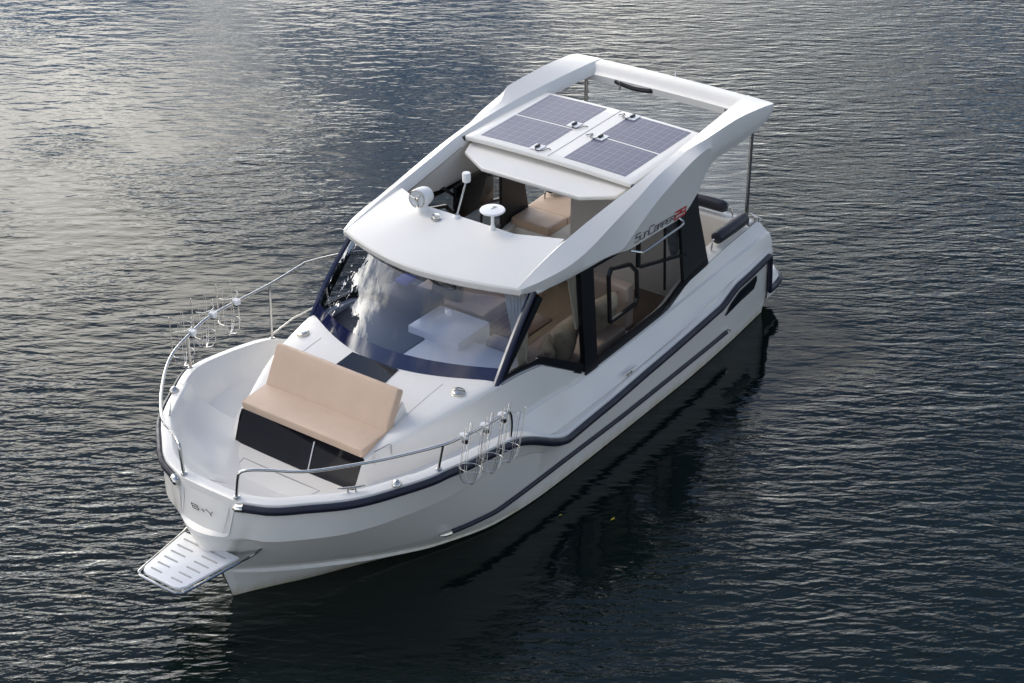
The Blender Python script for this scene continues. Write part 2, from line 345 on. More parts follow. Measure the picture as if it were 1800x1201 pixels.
UND = Cv([(3.95, .0, -.22), (3.4, .2, -.22), (2.8, .52, -.22), (1.69, 1.0, -.2), (.2, 1.25, -.2), (-3.27, 1.15, -.2)])
KEE = Cv([(3.85, 0, -.3), (3.0, 0, -.45), (-3.27, 0, -.45)])
us = [((i/90)**1.35) for i in range(91)]
def hull():
    mb = MB(); rows = [c.samp(us) for c in (KEE, UND, WAT, CHO, CHU, MID, KNI, KNU, C0)]
    # insert a rounded shoulder between waterline strip and belt
    for sgn in (1, -1):
        rr = [[(p[0], p[1]*sgn, p[2]) for p in r] for r in rows]
        mb.grid(rr)
    # transom
    st = [r[-1] for r in rows]; mb.add(st+[mir(p) for p in st[::-1]], [tuple(range(2*len(st)))])
    # stem plate between the two belt ends and ledge below it
    def ring(y, x0, x1, z): return [(x0+(x1-x0)*math.cos(math.pi/2*a/4*1.0) if False else x0+(x1-x0)*(1-(abs(a)/4)**2), y*a/4, z) for a in range(-4, 5)]
    pl = [ring(.32, 4.24, 4.25, 1.20), ring(.30, 4.27, 4.30, 1.05), ring(.28, 4.30, 4.345, .925), ring(.255, 4.325, 4.405, .905), ring(.20, 4.35, 4.415, .87), ring(.118, 4.303, 4.36, .69), ring(.03, 4.26, 4.262, .50)]
    mb.grid(pl)
    return mb.build('hull', HULLGEL, boat, smooth=28)
hull_o = hull()

# ------------------------------------------------------------------ deck moulding
def off(d_y, d_z, fwd=None):
    pass
def c1(x): p = C0.at(x); return (x, p[1]-.012, p[2]+.05)
capw = pchip([-3.3, .9, 1.5, 4.3], [.05, .05, .10, .10]); caph = pchip([-3.3, .9, 1.5, 4.3], [.062, .062, .068, .068])
def c2(x): p = C0.at(x); return (x, p[1]-float(capw(x)), p[2]+float(caph(x)))
C3 = Cv([(3.18, 1.13, 1.03), (3.05, 1.18, 1.03), (2.9, 1.23, 1.035), (2.5, 1.295, 1.03), (2.0, 1.325, .98), (1.6, 1.35, .87), (1.34, 1.375, .785), (1.0, 1.385, .665), (.2, 1.385, .655), (-1.2, 1.38, .71), (-2.3, 1.375, .845), (-3.27, 1.345, .875)])
C4 = Cv([(3.18, .80, .892), (3.05, .89, .90), (2.8, 1.03, .92), (2.5, 1.15, .93), (2.0, 1.24, .92), (1.6, 1.285, .895), (1.34, 1.30, .87), (.69, 1.315, .765), (.2, 1.31, .735), (-1.2, 1.315, .785), (-2.3, 1.335, .90), (-3.27, 1.335, .94)])
C5 = Cv([(3.18, .745, .890), (3.12, .785, .915), (3.03, .84, .95), (2.8, .96, .96), (2.5, 1.07, .965), (2.0, 1.18, .965), (1.6, 1.23, .955), (1.34, 1.25, .95), (.69, 1.25, .91), (.6, 1.245, .893), (.5, 1.228, .852), (.2, 1.225, .848), (-1.2, 1.235, .885), (-1.29, 1.25, .90), (-2.31, 1.28, .975), (-3.17, 1.30, 1.02), (-3.27, 1.30, 1.025)])
C6 = Cv([(3.18, .712, .887), (3.03, .735, 1.18), (2.7, .87, 1.235), (2.4, .97, 1.295), (1.93, 1.09, 1.34), (1.6, 1.15, 1.365), (1.5, 1.165, 1.372), (1.03, 1.183, 1.318), (.96, 1.187, 1.302), (.90, 1.188, 1.268), (.6, 1.195, 1.09), (.27, 1.203, .898), (.2, 1.205, .866), (.15, 1.206, .858), (-1.2, 1.21, .892), (-1.3, 1.21, .91), (-1.65, 1.20, 1.03), (-1.78, 1.195, 1.06), (-2.1, 1.19, 1.085), (-2.6, 1.18, 1.125), (-3.27, 1.15, 1.135)])
def lerp3(a, b, t): return tuple(a[i]+(b[i]-a[i])*t for i in range(3))
xs1 = sorted(set(np.round(np.concatenate([np.linspace(-3.27, 3.18, 122), [3.03, .2, .15, .5, .6, .69, .95, 1.0, -1.2, -1.3, -1.65]]), 4)))
def deck_sides():
    mb = MB(); rows = []
    for x in xs1:
        a, b, c_, d, e, f, g = C0.at(x), c1(x), c2(x), C3.at(x), C4.at(x), C5.at(x), C6.at(x)
        q = min(max((x-0.9)/0.9, 0), 1)       # 1 = bulwark forward, 0 = cove aft
        m1 = lerp3(c_, d, .5); m1 = (x, m1[1]-(.025 if q < .5 else 0)*(1-q), m1[2]-.012*(1-q))
        ledge = (x, f[1]-.034, f[2]+.010)
        rows.append([a, b, lerp3(b, c_, .35)[:2]+(max(b[2], c_[2])-.004,), c_, m1, d, lerp3(d, e, .5)[:2]+(lerp3(d, e, .5)[2]-.012*(1-q),), e, f, ledge, g])
    mb.grid(rows); mb.grid([[mir(p) for p in r] for r in rows])
    # closing pieces at the stern (transom upper part)
    st = rows[0]; mb.add(st+[mir(p) for p in st[::-1]], [tuple(range(2*len(st)))])
    return mb.build('side_deck', GEL, boat, smooth=24)
deck_sides()
ztop = pchip([3.05, 2.75, 2.4, 1.93, 1.5, 1.2], [1.18, 1.262, 1.34, 1.395, 1.42, 1.42])
def trunk():
    mb = MB(); rows = []
    prof = [(1.0, 0.0), (.985, .35), (.955, .62), (.90, .80), (.75, .90), (.5, .96), (.25, .99), (0, 1)]
    pa, pb = [p[0] for p in prof][::-1], [p[1] for p in prof][::-1]
    def pt(x, a): g = C6.at(x); zt = float(ztop(x)); return (x, g[1]*a, g[2]+(zt+.012-g[2])*float(np.interp(a, pa, pb)))
    for x in np.linspace(1.94, 3.03, 26):
        half = [pt(x, a) for a in [p[0] for p in prof]]
        rows.append(half+[mir(p) for p in half[-2::-1]])
    mb.grid(rows)
    # shoulders either side of the windscreen foot
    side_rows = []
    for x in np.linspace(1.56, 1.94, 16):
        yb = 1.135*(max(0, (1.945-x)/.365))**(1/1.9)-.03; amin = max(0, min(.96, yb/C6.at(x)[1]))
        side_rows.append([pt(x, 1-(1-amin)*t_) for t_ in (0, .015, .045, .10, .25, .5, .75, 1)])
    mb.grid(side_rows); mb.grid([[mir(p) for p in r] for r in side_rows]); mb.build('cabin_trunk', GEL, boat, smooth=30)
trunk()
def foredeck():
    # plan path of the sheer from x=3.05 round to the centre line
    path = [C0.at(x) for x in np.concatenate([np.linspace(3.17, 4.0, 24), np.linspace(4.03, 4.24, 12)])]
    path += [(4.245, .22, 1.20), (4.248, .1, 1.20), (4.25, 0, 1.20)]
    P = [Vector((p[0], p[1])) for p in path]; nrm = []
    for i in range(len(P)):
        a = P[max(i-1, 0)]; b = P[min(i+1, len(P)-1)]; t = (b-a).normalized(); nrm.append(Vector((t.y, -t.x)))
    nrm = [n if n.dot(Vector((-1, -.6))) > 0 else -n for n in nrm]; nrm[-1] = Vector((-1, 0))
    def ofs(d, z, dz=None):
        r = []
        for i, p in enumerate(P):
            q = p+nrm[i]*d; r.append((q.x, max(q.y, 0.0), path[i][2]+dz if dz is not None else z))
        return r
    rows = [[(p[0], p[1], p[2]) for p in path], ofs(.012, 0, .05), ofs(.045, 0, .064), ofs(.10, 0, .068), ofs(.125, 0, .05), ofs(.16, 1.205), ofs(.22, 1.145), ofs(.30, 1.07), ofs(.40, 1.0), ofs(.52, .94), ofs(.68, .905)]
    mb = MB()
    for s in (1, -1): mb.grid([[(p[0], p[1]*s, p[2]) for p in r] for r in rows])
    mb.build('bow_bulwark', GEL, boat, smooth=30)
    mb = MB(); inner = ofs(.675, .89)
    for s in (1, -1):
        mb.grid([[(p[0], s*p[1]*f, .906-(1-f)*.012) for p in inner] for f in (1, .8, .5, 0)])
    # side decks beside the trunk
    for s in (1, -1):
        rws = [[(x, s*(C4.at(x)[1]-.05), .884), (x, s*(C3.at(x)[1]-.03), .882)] for x in np.linspace(1.5, 3.1, 20)]
        mb.grid(rws)
    fd = mb.build('foredeck', NONSKID, boat, smooth=40)
    # anchor locker lid seam
    lid = [(3.80, -.33), (3.33, -.455), (3.33, .455), (3.80, .33)]
    mb = MB()
    for i in range(4):
        a, b = lid[i], lid[(i+1) % 4]; mb.tube([(a[0], a[1], .9045), (b[0], b[1], .9045)], .0045, 5)
    mb.build('locker_seam', SILL, fd)
foredeck()
# dark panel under the bow bench
MB().plate([(3.028, -.712, 1.205), (3.028, .712, 1.205), (3.168, .712, .90), (3.168, -.712, .90)][::-1], .02).build('dark_front_panel', GLOSSY, boat, smooth=0)
MB().tube([(3.055, .17, 1.17), (3.17, .17, .905)], .006, 6).build('panel_seam', PLASTIC, boat)
MB().plate([(1.94, -.31, 1.412), (2.18, -.31, 1.392), (2.30, -.30, 1.380), (2.30, .30, 1.380), (2.18, .27, 1.392), (1.94, .25, 1.412)], .012).build('skylight', GLOSSY, boat, smooth=0)

# rub rails
def rubtube(path, r, name, parent=boat, m=NAVY):
    mb = MB(); P = [Vector(p) for p in path]; n = len(P); seg = 8; rows = []
    for i in range(n):
        t = (P[min(i+1, n-1)]-P[max(i-1, 0)]).normalized(); out = Vector((-t.y, t.x, 0)) if P[i].y >= 0 else Vector((t.y, -t.x, 0))
        if out.length < 1e-3: out = Vector((0, 1 if P[i].y > 0 else -1, 0))
        out.normalize()
        if out.y*P[i].y < 0: out = -out
        upv = t.cross(out).normalized()
        rows.append([P[i]+out*(r*.75*math.cos(2*math.pi*k/seg)+r*.3)+upv*r*math.sin(2*math.pi*k/seg) for k in range(seg)])
    mb.grid(rows, closed_u=True); mb.f += [tuple(range(seg)), tuple(range((n-1)*seg, n*seg))]
    return mb.build(name, m, parent, smooth=50)
for s in (1, -1):
    xs = list(np.linspace(4.18, 3.3, 26))+list(np.linspace(3.25, .9, 50))+list(np.linspace(.8, -3.14, 60))
    pth = [(4.225, .37, 1.202)]+[C0.at(x) for x in xs if x < 4.17]
    pth += [(-3.17, 1.372, .78), (-3.19, 1.365, .70), (-3.22, 1.355, .55), (-3.25, 1.345, .40), (-3.265, 1.34, .33), (-3.30, 1.335, .305), (-3.45, 1.325, .305), (-3.58, 1.30, .305), (-3.68, 1.24, .305), (-3.735, 1.15, .305), (-3.755, 1.0, .305)]
    rr = rubtube([(p[0], s*p[1], p[2]) for p in pth], .040, 'rub_rail')
    tip = MB(); tip.tube([(4.262, s*.325, 1.20), (4.255, s*.345, 1.20), (4.225, s*.405, 1.204)], [.022, .041, .043], 10); tip.build('rail_end_cap', STEEL, rr)
    lp = [MID.at(x) for x in np.linspace(2.53, -2.26, 60)]; lp = [(p[0], s*(p[1]+.012), p[2]) for p in lp]
    lo = rubtube(lp, .024, 'lower_rub_strip')
    for e, q in ((lp[0], lp[1]), (lp[-1], lp[-2])):
        d = (Vector(e)-Vector(q)).normalized()
        MB().tube([Vector(e)-d*.03+Vector((0, s*.008, 0)), Vector(e)+d*.04+Vector((0, s*.006, 0)), Vector(e)+d*.085], [.027, .026, .008], 8).build('strip_end_cap', STEEL, lo)
# hull window (both sides)
def hull_pt(x, z, s, d=.0):
    a, b = MID.at(x), KNI.at(x); t = (z-a[2])/(b[2]-a[2]); return (x, s*(a[1]+(b[1]-a[1])*t+d), z)
for s in (1, -1):
    w = [(-2.17, .50), (-2.28, .60), (-2.47, .675), (-2.86, .685), (-2.88, .62), (-2.83, .535), (-2.50, .535)]
    MB().plate([hull_pt(x, z, s, .008) for x, z in w], .012).build('hull_window', GLOSSY, boat, smooth=0)
# swim platform
def platform():
    out = [(-3.26, 1.33), (-3.45, 1.32), (-3.58, 1.295), (-3.67, 1.235), (-3.72, 1.15), (-3.74, 1.0), (-3.75, 0)]
    pl = out+[(x, -y) for x, y in out[-2::-1]]
    mb = MB(); rows = [[(x, y, z) for x, y in pl] for z in (.20, .355)]+[[(-3.26+(x+3.26)*.97, y*.985, .385) for x, y in pl], [(-3.26+(x+3.26)*.94, y*.97, .43) for x, y in pl], [(-3.26+(x+3.26)*.92, y*.96, .44) for x, y in pl]]
    mb.grid(rows); k = len(pl); o = 4*k; mb.f.append(tuple(o+i for i in range(k))); mb.f.append(tuple(range(k)))
    mb.build('swim_platform', GEL, boat, smooth=30)
platform()

# ------------------------------------------------------------------ cockpit and cabin inside
def inside():
    mb = MB(); rows = []
    for x in np.linspace(-3.06, 1.55, 60):
        g = C6.at(x); top = (x, g[1]-.002, g[2]+.004)
        if x < -1.95:
            w = min(1, (-1.95-x)/.35); yi = g[1]-.03-.15*w
            rows.append([top, (x, yi+.02, g[2]+.02), (x, yi, g[2]+.015), (x, yi-.02, .75), (x, yi-.02, .50)])
        else:
            rows.append([top, (x, g[1]-.11, g[2]+.006), (x, g[1]-.12, g[2]-.0), (x, 1.08, .75 if g[2] > .8 else .7), (x, 1.07, .45)])
    mb.grid(rows); mb.grid([[mir(p) for p in r] for r in rows]); mb.build('inner_liner', LINER, boat, smooth=35)
    mb = MB(); mb.add([(-3.1, -1.15, .50), (-1.95, -1.15, .50), (-1.95, 1.15, .50), (-3.1, 1.15, .50)], [(0, 1, 2, 3)]); mb.build('cockpit_floor', FLOOR, boat)
    mb = MB(); mb.add([(-1.95, -1.15, .452), (1.5, -1.15, .452), (1.5, 1.15, .452), (-1.95, 1.15, .452)], [(0, 1, 2, 3)]); mb.build('cabin_floor', FLOOR, boat)
    # transom wall
    mb = MB(); mb.box((-3.16, 0, .815), (.19, 2.24, .645)); mb.build('transom_wall', GEL, boat, bevel=.03, bseg=3)
    MB().box((-3.055, .35, .86), (.012, .16, .20)).build('transom_hatch', PLASTIC, boat, bevel=.004)
inside()
# ------------------------------------------------------------------ roof
U = Cv([(1.13, 1.065, 2.15), (.9, 1.14, 2.165), (.5, 1.20, 2.19), (.2, 1.21, 2.235), (-.2, 1.20, 2.325), (-.6, 1.19, 2.41), (-1.1, 1.16, 2.505), (-1.58, 1.15, 2.56), (-1.70, 1.19, 2.60), (-1.85, 1.24, 2.635), (-2.4, 1.245, 2.645), (-3.0, 1.27, 2.605), (-3.16, 1.275, 2.58), (-3.22, 1.26, 2.57)])
B = Cv([(1.13, 1.05, 2.09), (.75, 1.145, 2.04), (.3, 1.20, 2.035), (0, 1.22, 2.03), (-.3, 1.235, 1.99), (-.46, 1.24, 1.962), (-.8, 1.245, 1.955), (-1.38, 1.25, 1.935), (-1.5, 1.25, 1.965), (-1.72, 1.25, 2.10), (-1.93, 1.25, 2.30), (-2.07, 1.25, 2.345), (-2.54, 1.25, 2.345), (-3.0, 1.28, 2.42), (-3.15, 1.285, 2.48), (-3.22, 1.265, 2.52)])
L = Cv([(1.13, 1.068, 2.12), (.6, 1.19, 2.10), (.2, 1.225, 2.07), (-.1, 1.24, 2.04), (-.26, 1.262, 2.03), (-.46, 1.27, 2.13), (-1.0, 1.272, 2.36), (-1.82, 1.278, 2.545), (-2.02, 1.28, 2.50), (-2.5, 1.28, 2.48), (-3.0, 1.293, 2.50), (-3.16, 1.292, 2.53), (-3.22, 1.27, 2.545)])
T = Cv([(1.13, 1.035, 2.168), (.8, 1.03, 2.245), (.35, 1.03, 2.33), (-.3, 1.05, 2.425), (-.8, 1.075, 2.49), (-1.5, 1.06, 2.545), (-2.2, 1.02, 2.575), (-3.0, .955, 2.59), (-3.22, .94, 2.585)])
def roof_frame():
    mb = MB()
    for s in (1, -1):
        rows = []
        for x in np.concatenate([np.linspace(1.13, .9, 6), np.linspace(.85, -3.0, 70), np.linspace(-3.05, -3.22, 6)]):
            b, l, u, t = B.at(x), L.at(x), U.at(x), T.at(x)
            dz = .03 if x > .3 else .05
            i1 = (x, t[1]-.045, t[2]-dz); i2 = (x, t[1]-.065, i1[2]-.07)
            if x > -.75: i2 = (x, t[1]-.06, i1[2]-.05)
            um = lerp3(u, t, .12)
            uo = lerp3(u, l, .06)
            rows.append([(p[0], p[1]*s, p[2]) for p in (b, lerp3(b, l, .5)[:2]+(lerp3(b, l, .5)[2],), l, uo, u, um, lerp3(u, t, .5), t, i1, i2, (x, b[1]-.06, b[2]+.015))])
        mb.grid(rows, closed_u=True); o = len(mb.v); k = len(rows[0])
        mb.f.append(tuple(range(o-k, o))); mb.f.append(tuple(range(o-len(rows)*k, o-len(rows)*k+k)))
    # rear cross beam
    prof = [(-2.985, 2.40), (-2.985, 2.475), (-3.03, 2.505), (-3.06, 2.545), (-3.10, 2.575), (-3.20, 2.578), (-3.245, 2.56), (-3.258, 2.52), (-3.22, 2.43), (-3.06, 2.39)]
    rows = []
    for v in np.linspace(-1, 1, 25):
        y = v*1.16; bow = .03*(1-v*v); rows.append([(x-bow*.5, y, z+.012*(1-v*v)) for x, z in prof])
    mb.grid(rows, closed_u=True)
    return mb.build('roof_frame', GEL, boat, smooth=26)
roof = roof_frame()
def hatch_x(v): a = abs(v); return .50 if a < .55 else .50-.20*((a-.55)/.45)
def front_panel():
    mb = MB(); rows = []
    for v in np.linspace(-1, 1, 49):
        fx = 1.41-.275*abs(v)**1.8; fz = 2.19-.03*v*v
        Fp = (fx, 1.055*v, fz); G = (hatch_x(v), .985*v, 2.325-.012*v*v)
        r = [(G[0]+.01, G[1], G[2]-.07), (G[0], G[1], G[2]-.012), (G[0]+.012, G[1], G[2])]
        for t in (.25, .5, .75, .93): p = lerp3(G, Fp, t); r.append((p[0], p[1], p[2]+.012*math.sin(math.pi*t)))
        r += [(Fp[0]-.012, Fp[1], Fp[2]-.002), (Fp[0], Fp[1], Fp[2]-.018), (Fp[0]-.006, Fp[1]*.997, Fp[2]-.06), (Fp[0]-.03, Fp[1]*.99, Fp[2]-.092), (Fp[0]-.06, Fp[1]*.98, Fp[2]-.098), (max(G[0]+.15, Fp[0]-.4), Fp[1]*.97, Fp[2]-.06)]
        rows.append(r)
    mb.grid(rows, closed_u=True); return mb.build('front_roof_panel', GEL, boat, smooth=30)
front_panel()
# second sliding hatch, lid with solar panels
def under_lid():
    o = [(-.50, -.60), (-.50, .60), (-.66, .93), (-.80, .97), (-2.0, .95), (-2.0, -.95), (-.80, -.97), (-.66, -.93)]
    zf = lambda x: 2.335+.085*min(1, max(0, (-.5-x)/.35))
    mb = MB(); k = len(o)
    mb.add([(x, y, zf(x)) for x, y in o]+[(x, y, zf(x)-.045) for x, y in o], [tuple(range(k)), tuple(range(2*k-1, k-1, -1))]+[(i, (i+1) % k, (i+1) % k+k, i+k) for i in range(k)])
    mb.build('sliding_hatch', GEL, boat, bevel=.012, bseg=3)
under_lid()
def solar_lid():
    mb = MB(); rows = []
    def zz(x, y): return 2.478+.03*((-.8-x)/1.4)+.022*(1-(y/1.04)**2)
    nx, ny = 10, 24; top = [[(x, y, zz(x, y)) for y in np.linspace(-1.025, 1.025, ny)] for x in np.linspace(-.79, -2.2, nx)]
    bot = [[(p[0], p[1], p[2]-.05) for p in r] for r in top]
    mb.grid(top); mb.grid(bot)
    def edge(a, b): mb.grid([a, b])
    edge(top[0], bot[0]); edge(top[-1], bot[-1]); edge([r[0] for r in top], [r[0] for r in bot]); edge([r[-1] for r in top], [r[-1] for r in bot])
    lid = mb.build('solar_lid', GEL, boat, smooth=35, bevel=.010, bseg=2)
    MB().tube([(-.82, 0, zz(-.82, 0)-.002), (-2.19, 0, zz(-2.19, 0)-.002)], .006, 6).build('centre_seam', SILL, lid)
    cells = {}
    for s in (1, -1):
        for i, (xa, xb) in enumerate(((-.885, -1.50), (-1.53, -2.145))):
            mb = MB(); ya, yb = s*.155, s*.89
            g = [[(x, y, zz(x, y)+.003) for y in np.linspace(ya, yb, 6)] for x in np.linspace(xa, xb, 4)]; mb.grid(g)
            lo_ = [[(p[0], p[1], p[2]-.006) for p in r] for r in g]
            mb.grid([g[0], lo_[0]]); mb.grid([g[-1], lo_[-1]]); mb.grid([[r[0] for r in g], [r[0] for r in lo_]]); mb.grid([[r[-1] for r in g], [r[-1] for r in lo_]])
            mb.build('solar_panel', SOLAR, lid, smooth=20)
    # junction boxes with their white pads and leads
    for x, y, dx in ((-.93, -.20, -.02), (-1.60, -.20, -.03), (-1.49, .20, .05), (-2.1, .20, .04)):
        z = zz(x, y); MB().box((x, y, z+.008), (.14, .12, .006)).build('junction_pad', PLASTIC, lid)
        MB().box((x, y, z+.022), (.07, .03, .018)).build('junction_box', MATTEBLACK, lid, bevel=.004)
        sg = 1 if y > 0 else -1
        MB().tube(smooth_path([(x+.04, y, z+.022), (x+.08, y-sg*.03, z+.016), (x+.06, y-sg*.09, z+.012), (x-.02, y-sg*.11, z+.012), (x+dx, y-sg*.15, z+.012)]), .0045, 6).build('cable', MATTEBLACK, lid)
solar_lid()
# hinge clamps of the lid
for s in (1, -1):
    MB().box((-.80, s*1.04, 2.44), (.05, .03, .05)).build('lid_guide', MATTEBLACK, boat, bevel=.005)
# poles
for s in (1, -1):
    MB().tube([(-3.13, s*1.07, 1.13), (-3.13, s*1.075, 2.50)], .022, 12).build('roof_pole', STEEL, boat)
# black retaining strap and tackle inside the rear opening
MB().tube(smooth_path([(-3.02, -.82, 2.47), (-3.02, -.6, 2.455), (-3.02, -.35, 2.43), (-3.02, -.1, 2.455)]), [.012]*6+[.035]*12+[.012], 8).build('rolled_shade', MATTEBLACK, boat)
for y in (-.55, .82): MB().box((-3.0, y, 2.45), (.03, .04, .05)).box((-2.99, y+.02, 2.40), (.015, .015, .06)).build('buckle', STEEL, boat, bevel=.004)
MB().tube(smooth_path([(-2.28, 1.0, 2.54), (-2.5, .985, 2.56), (-2.68, .98, 2.565), (-2.74, 1.01, 2.54), (-2.70, 1.03, 2.53)]), .010, 8).build('grab_strap', MATTEBLACK, boat)
MB().tube([(-3.23, .03, 2.58), (-3.23, .03, 2.66)], [.008, .003], 6).build('stub_aerial', PLASTIC, boat)

# ------------------------------------------------------------------ windscreen
def ws_base(v):  return Vector((1.955-.365*abs(v)**1.9, 1.135*v, 1.385+.012*(1-v*v)))
def ws_top(v):   return Vector((1.285-.345*abs(v)**1.9, 1.09*v, 2.10-.02*v*v))
def ws(v, t):
    p = ws_base(v).lerp(ws_top(v), t); n = Vector((.72, .25*v, .6)); return p+n*(.03*math.sin(math.pi*t))
vv = np.linspace(-.975, .975, 61)
MB().grid([[ws(v, t) for v in vv] for t in np.linspace(.165, 1, 14)]).build('windscreen', WSGLASS, boat, smooth=60)
mb = MB(); mb.grid([[ws(v, t) for v in vv] for t in np.linspace(-.005, .165, 4)]); mb.grid([[ws(v, -.005) for v in vv], [ws(v, -.02)-Vector((.06, 0, 0)) for v in vv]])
mb.build('windscreen_lower_band', FRIT, boat, smooth=60)
for s in (1, -1):
    P0, P1 = ws(s*.985, -.02), ws(s*.985, 1.0); mb = MB(); rows = []
    for t in np.linspace(0, 1, 12):
        p = ws(s*.975, -.02+1.03*t); q = ws(s*1.0, -.02+1.03*t)
        rows.append([p+Vector((.012, -.005*s, .012)), p+Vector((.016, s*.02, .016)), q+Vector((-.012, s*.012, .0)), q+Vector((-.035, s*.010, -.012)), q+Vector((-.04, -s*.03, -.014)), p+Vector((-.02, -.02*s, -.01))])
    mb.grid(rows, closed_u=True); k = 6; n_ = len(mb.v); mb.f += [tuple(range(k)), tuple(range(n_-k, n_))]
    mb.build('windscreen_pillar', FRIT, boat, smooth=30)

# ------------------------------------------------------------------ side windows
def side(x, z, s, d=0.0):     # cabin side plane leaning inwards
    k = min(max((x-.3)/1.2, 0), 1); return (x, s*(1.205-(z-.87)*.055-.045*k*k*(3-2*k)+d), z)
def bar(mb, pts, s, w, th=.03, d=.0):
    """flat frame bar of width w following points (x,z) on the cabin side"""
    for (xa, za), (xb, zb) in zip(pts, pts[1:]):
        t = Vector((xb-xa, zb-za)).normalized()*(w/2); n = Vector((-t.y, t.x))
        q = [(xa-t.x*.2+n.x, za-t.y*.2+n.y), (xb+t.x*.2+n.x, zb+t.y*.2+n.y), (xb+t.x*.2-n.x, zb+t.y*.2-n.y), (xa-t.x*.2-n.x, za-t.y*.2-n.y)]
        o = [side(x, z, s, d) for x, z in q]; i = [side(x, z, s, d-th) for x, z in q]
        mb.add(o+i, [(0, 1, 2, 3), (7, 6, 5, 4), (0, 1, 5, 4), (1, 2, 6, 5), (2, 3, 7, 6), (3, 0, 4, 7)])
def btm(x): return C6.at(x)[2]
for s in (1, -1):
    qf = MB()   # quarter light frame: black band along the sill and rear of the A pillar
    bar(qf, [(1.53, 1.40), (1.0, 1.345), (.94, 1.325)], s, .07, .03, .004); bar(qf, [(.95, 1.335), (.30, .955)], s, .10, .03, .005)
    bar(qf, [(1.52, 1.405), (.90, 1.985)], s, .085, .035, .003)
    fr = qf.build('quarter_window_frame', BLACK, boat, smooth=0)
    MB().add([side(x, z, s, -.012) for x, z in [(1.50, 1.42), (.95, 1.33), (.30, .96), (.25, .98), (.26, 2.02), (.84, 2.02)]], [(0, 1, 2, 3, 4, 5)]).build('quarter_window', SIDEGLASS, boat, smooth=0)
    bp_ = MB(); bar(bp_, [(.135, .85), (.165, 2.06)], s, .215, .06, .007); bp_.build('b_pillar', BLACK, boat, smooth=0)
    mf = MB()
    bar(mf, [(.04, .90), (-1.22, .93), (-1.32, .95), (-1.62, 1.06), (-1.74, 1.09), (-2.08, 1.12)], s, .075, .035, .004)
    mf.build('main_window_frame', BLACK, boat, smooth=0)
    mh = MB(); bar(mh, [(.1, 2.0), (-.5, 1.96), (-1.35, 1.91)], s, .12, .03, .002); mh.build('window_header', BLACK, boat, smooth=0)
    # rear pillar, one black panel
    MB().plate([side(x, z, s, .003) for x, z in ([(-1.62, 1.05), (-2.12, 1.09), (-1.93, 1.75), (-1.86, 2.2), (-1.68, 2.1), (-1.55, 1.93)] if s > 0 else [(-1.55, 1.93), (-1.68, 2.1), (-1.86, 2.2), (-1.93, 1.75), (-2.12, 1.09), (-1.62, 1.05)])], .04).build('rear_pillar', MATTEBLACK, boat, smooth=0)
    # sash opening with its own frame, panes around it
    sx0, sx1, sz0, sz1 = -.22, -.72, 1.235, 1.80
    sash = MB(); bar(sash, [(sx0, sz0), (sx0, 1.74), (-.27, sz1), (-.6, 1.71), (sx1, 1.58), (sx1, sz0+.05), (sx1+.02, sz0), (sx0, sz0)], s, .035, .03, .010)
    sash.build('sash_frame', BLACK, boat, smooth=0)
    dv = MB(); bar(dv, [(sx1-.04, 1.62), (sx1-.06, 1.95)], s, .045, .03, .004); bar(dv, [(-.80, 1.60), (-1.66, 1.39)], s, .032, .03, .004); bar(dv, [(-1.25, 1.15), (-1.27, 1.95)], s, .02, .02, .002)
    dv.build('window_divider', BLACK, boat, smooth=0)
    panes = [[(.05, .90), (.05, 2.0), (sx0, 2.0), (sx0, .90)], [(sx0, .90), (sx0, sz0), (sx1, sz0), (sx1, .915)], [(sx0, 1.75), (sx0, 1.98), (sx1, 1.95), (sx1, 1.6), (-.6, 1.71), (-.27, sz1)],
             [(sx1, .915), (sx1, 1.97), (-1.62, 1.95), (-1.62, 1.06), (-1.32, .95)]]
    for pz in panes:
        MB().add([side(x, z, s, -.014) for x, z in pz], [tuple(range(len(pz)))]).build('window_pane', SIDEGLASS, boat, smooth=0)
# folding awning arm / grab handle under the roof wing on the port side and its twin
for s in (1, -1):
    MB().tube(smooth_path([(-.44, s*1.255, 1.955), (-.52, s*1.31, 1.925), (-.60, s*1.325, 1.905), (-1.0, s*1.325, 1.905), (-1.29, s*1.325, 1.91), (-1.34, s*1.31, 1.93), (-1.335, s*1.255, 1.965)], 5), .012, 8).build('grab_rail', STEEL, roof)

# ------------------------------------------------------------------ lettering on the roof wing and stem
GL = {'S': [[(1, 1), (.12, 1), (0, .88), (0, .55), (.95, .55), (.95, .1), (.85, 0), (0, 0)]], 'U': [[(0, 1), (0, .1), (.15, 0), (1, 0), (1, 1)]], 'N': [[(0, 0), (0, 1), (.85, 1), (1, .85), (1, 0)]],
      'C': [[(1, 1), (.12, 1), (0, .88), (0, .1), (.12, 0), (1, 0)]], 'A': [[(0, 1), (1, 1), (1, 0)], [(1, .5), (0, .5), (0, 0), (1, 0)]], 'M': [[(0, 0), (0, 1), (1, 1), (1, 0)], [(.5, 1), (.5, .2)]],
      'P': [[(0, 0), (0, 1), (1, 1), (1, .45), (.05, .45)]], 'E': [[(1, 1), (0, 1), (0, 0), (1, 0)], [(0, .5), (.95, .5)]], 'R': [[(0, 0), (0, 1), (1, 1), (1, .5), (0, .5)], [(.5, .5), (1, 0)]],
      '2': [[(0, 1), (1, 1), (1, .55), (0, .5), (0, 0), (1, 0)]], '9': [[(1, .5), (0, .5), (0, 1), (1, 1), (1, 0), (0, 0)]], 'B': [[(0, 0), (0, 1), (.85, 1), (.95, .75), (.85, .53), (0, .53)], [(.85, .5), (1, .28), (.88, 0), (0, 0)]],
      'Y': [[(0, 1), (.5, .45), (1, 1)], [(.5, .45), (.5, 0)]]}
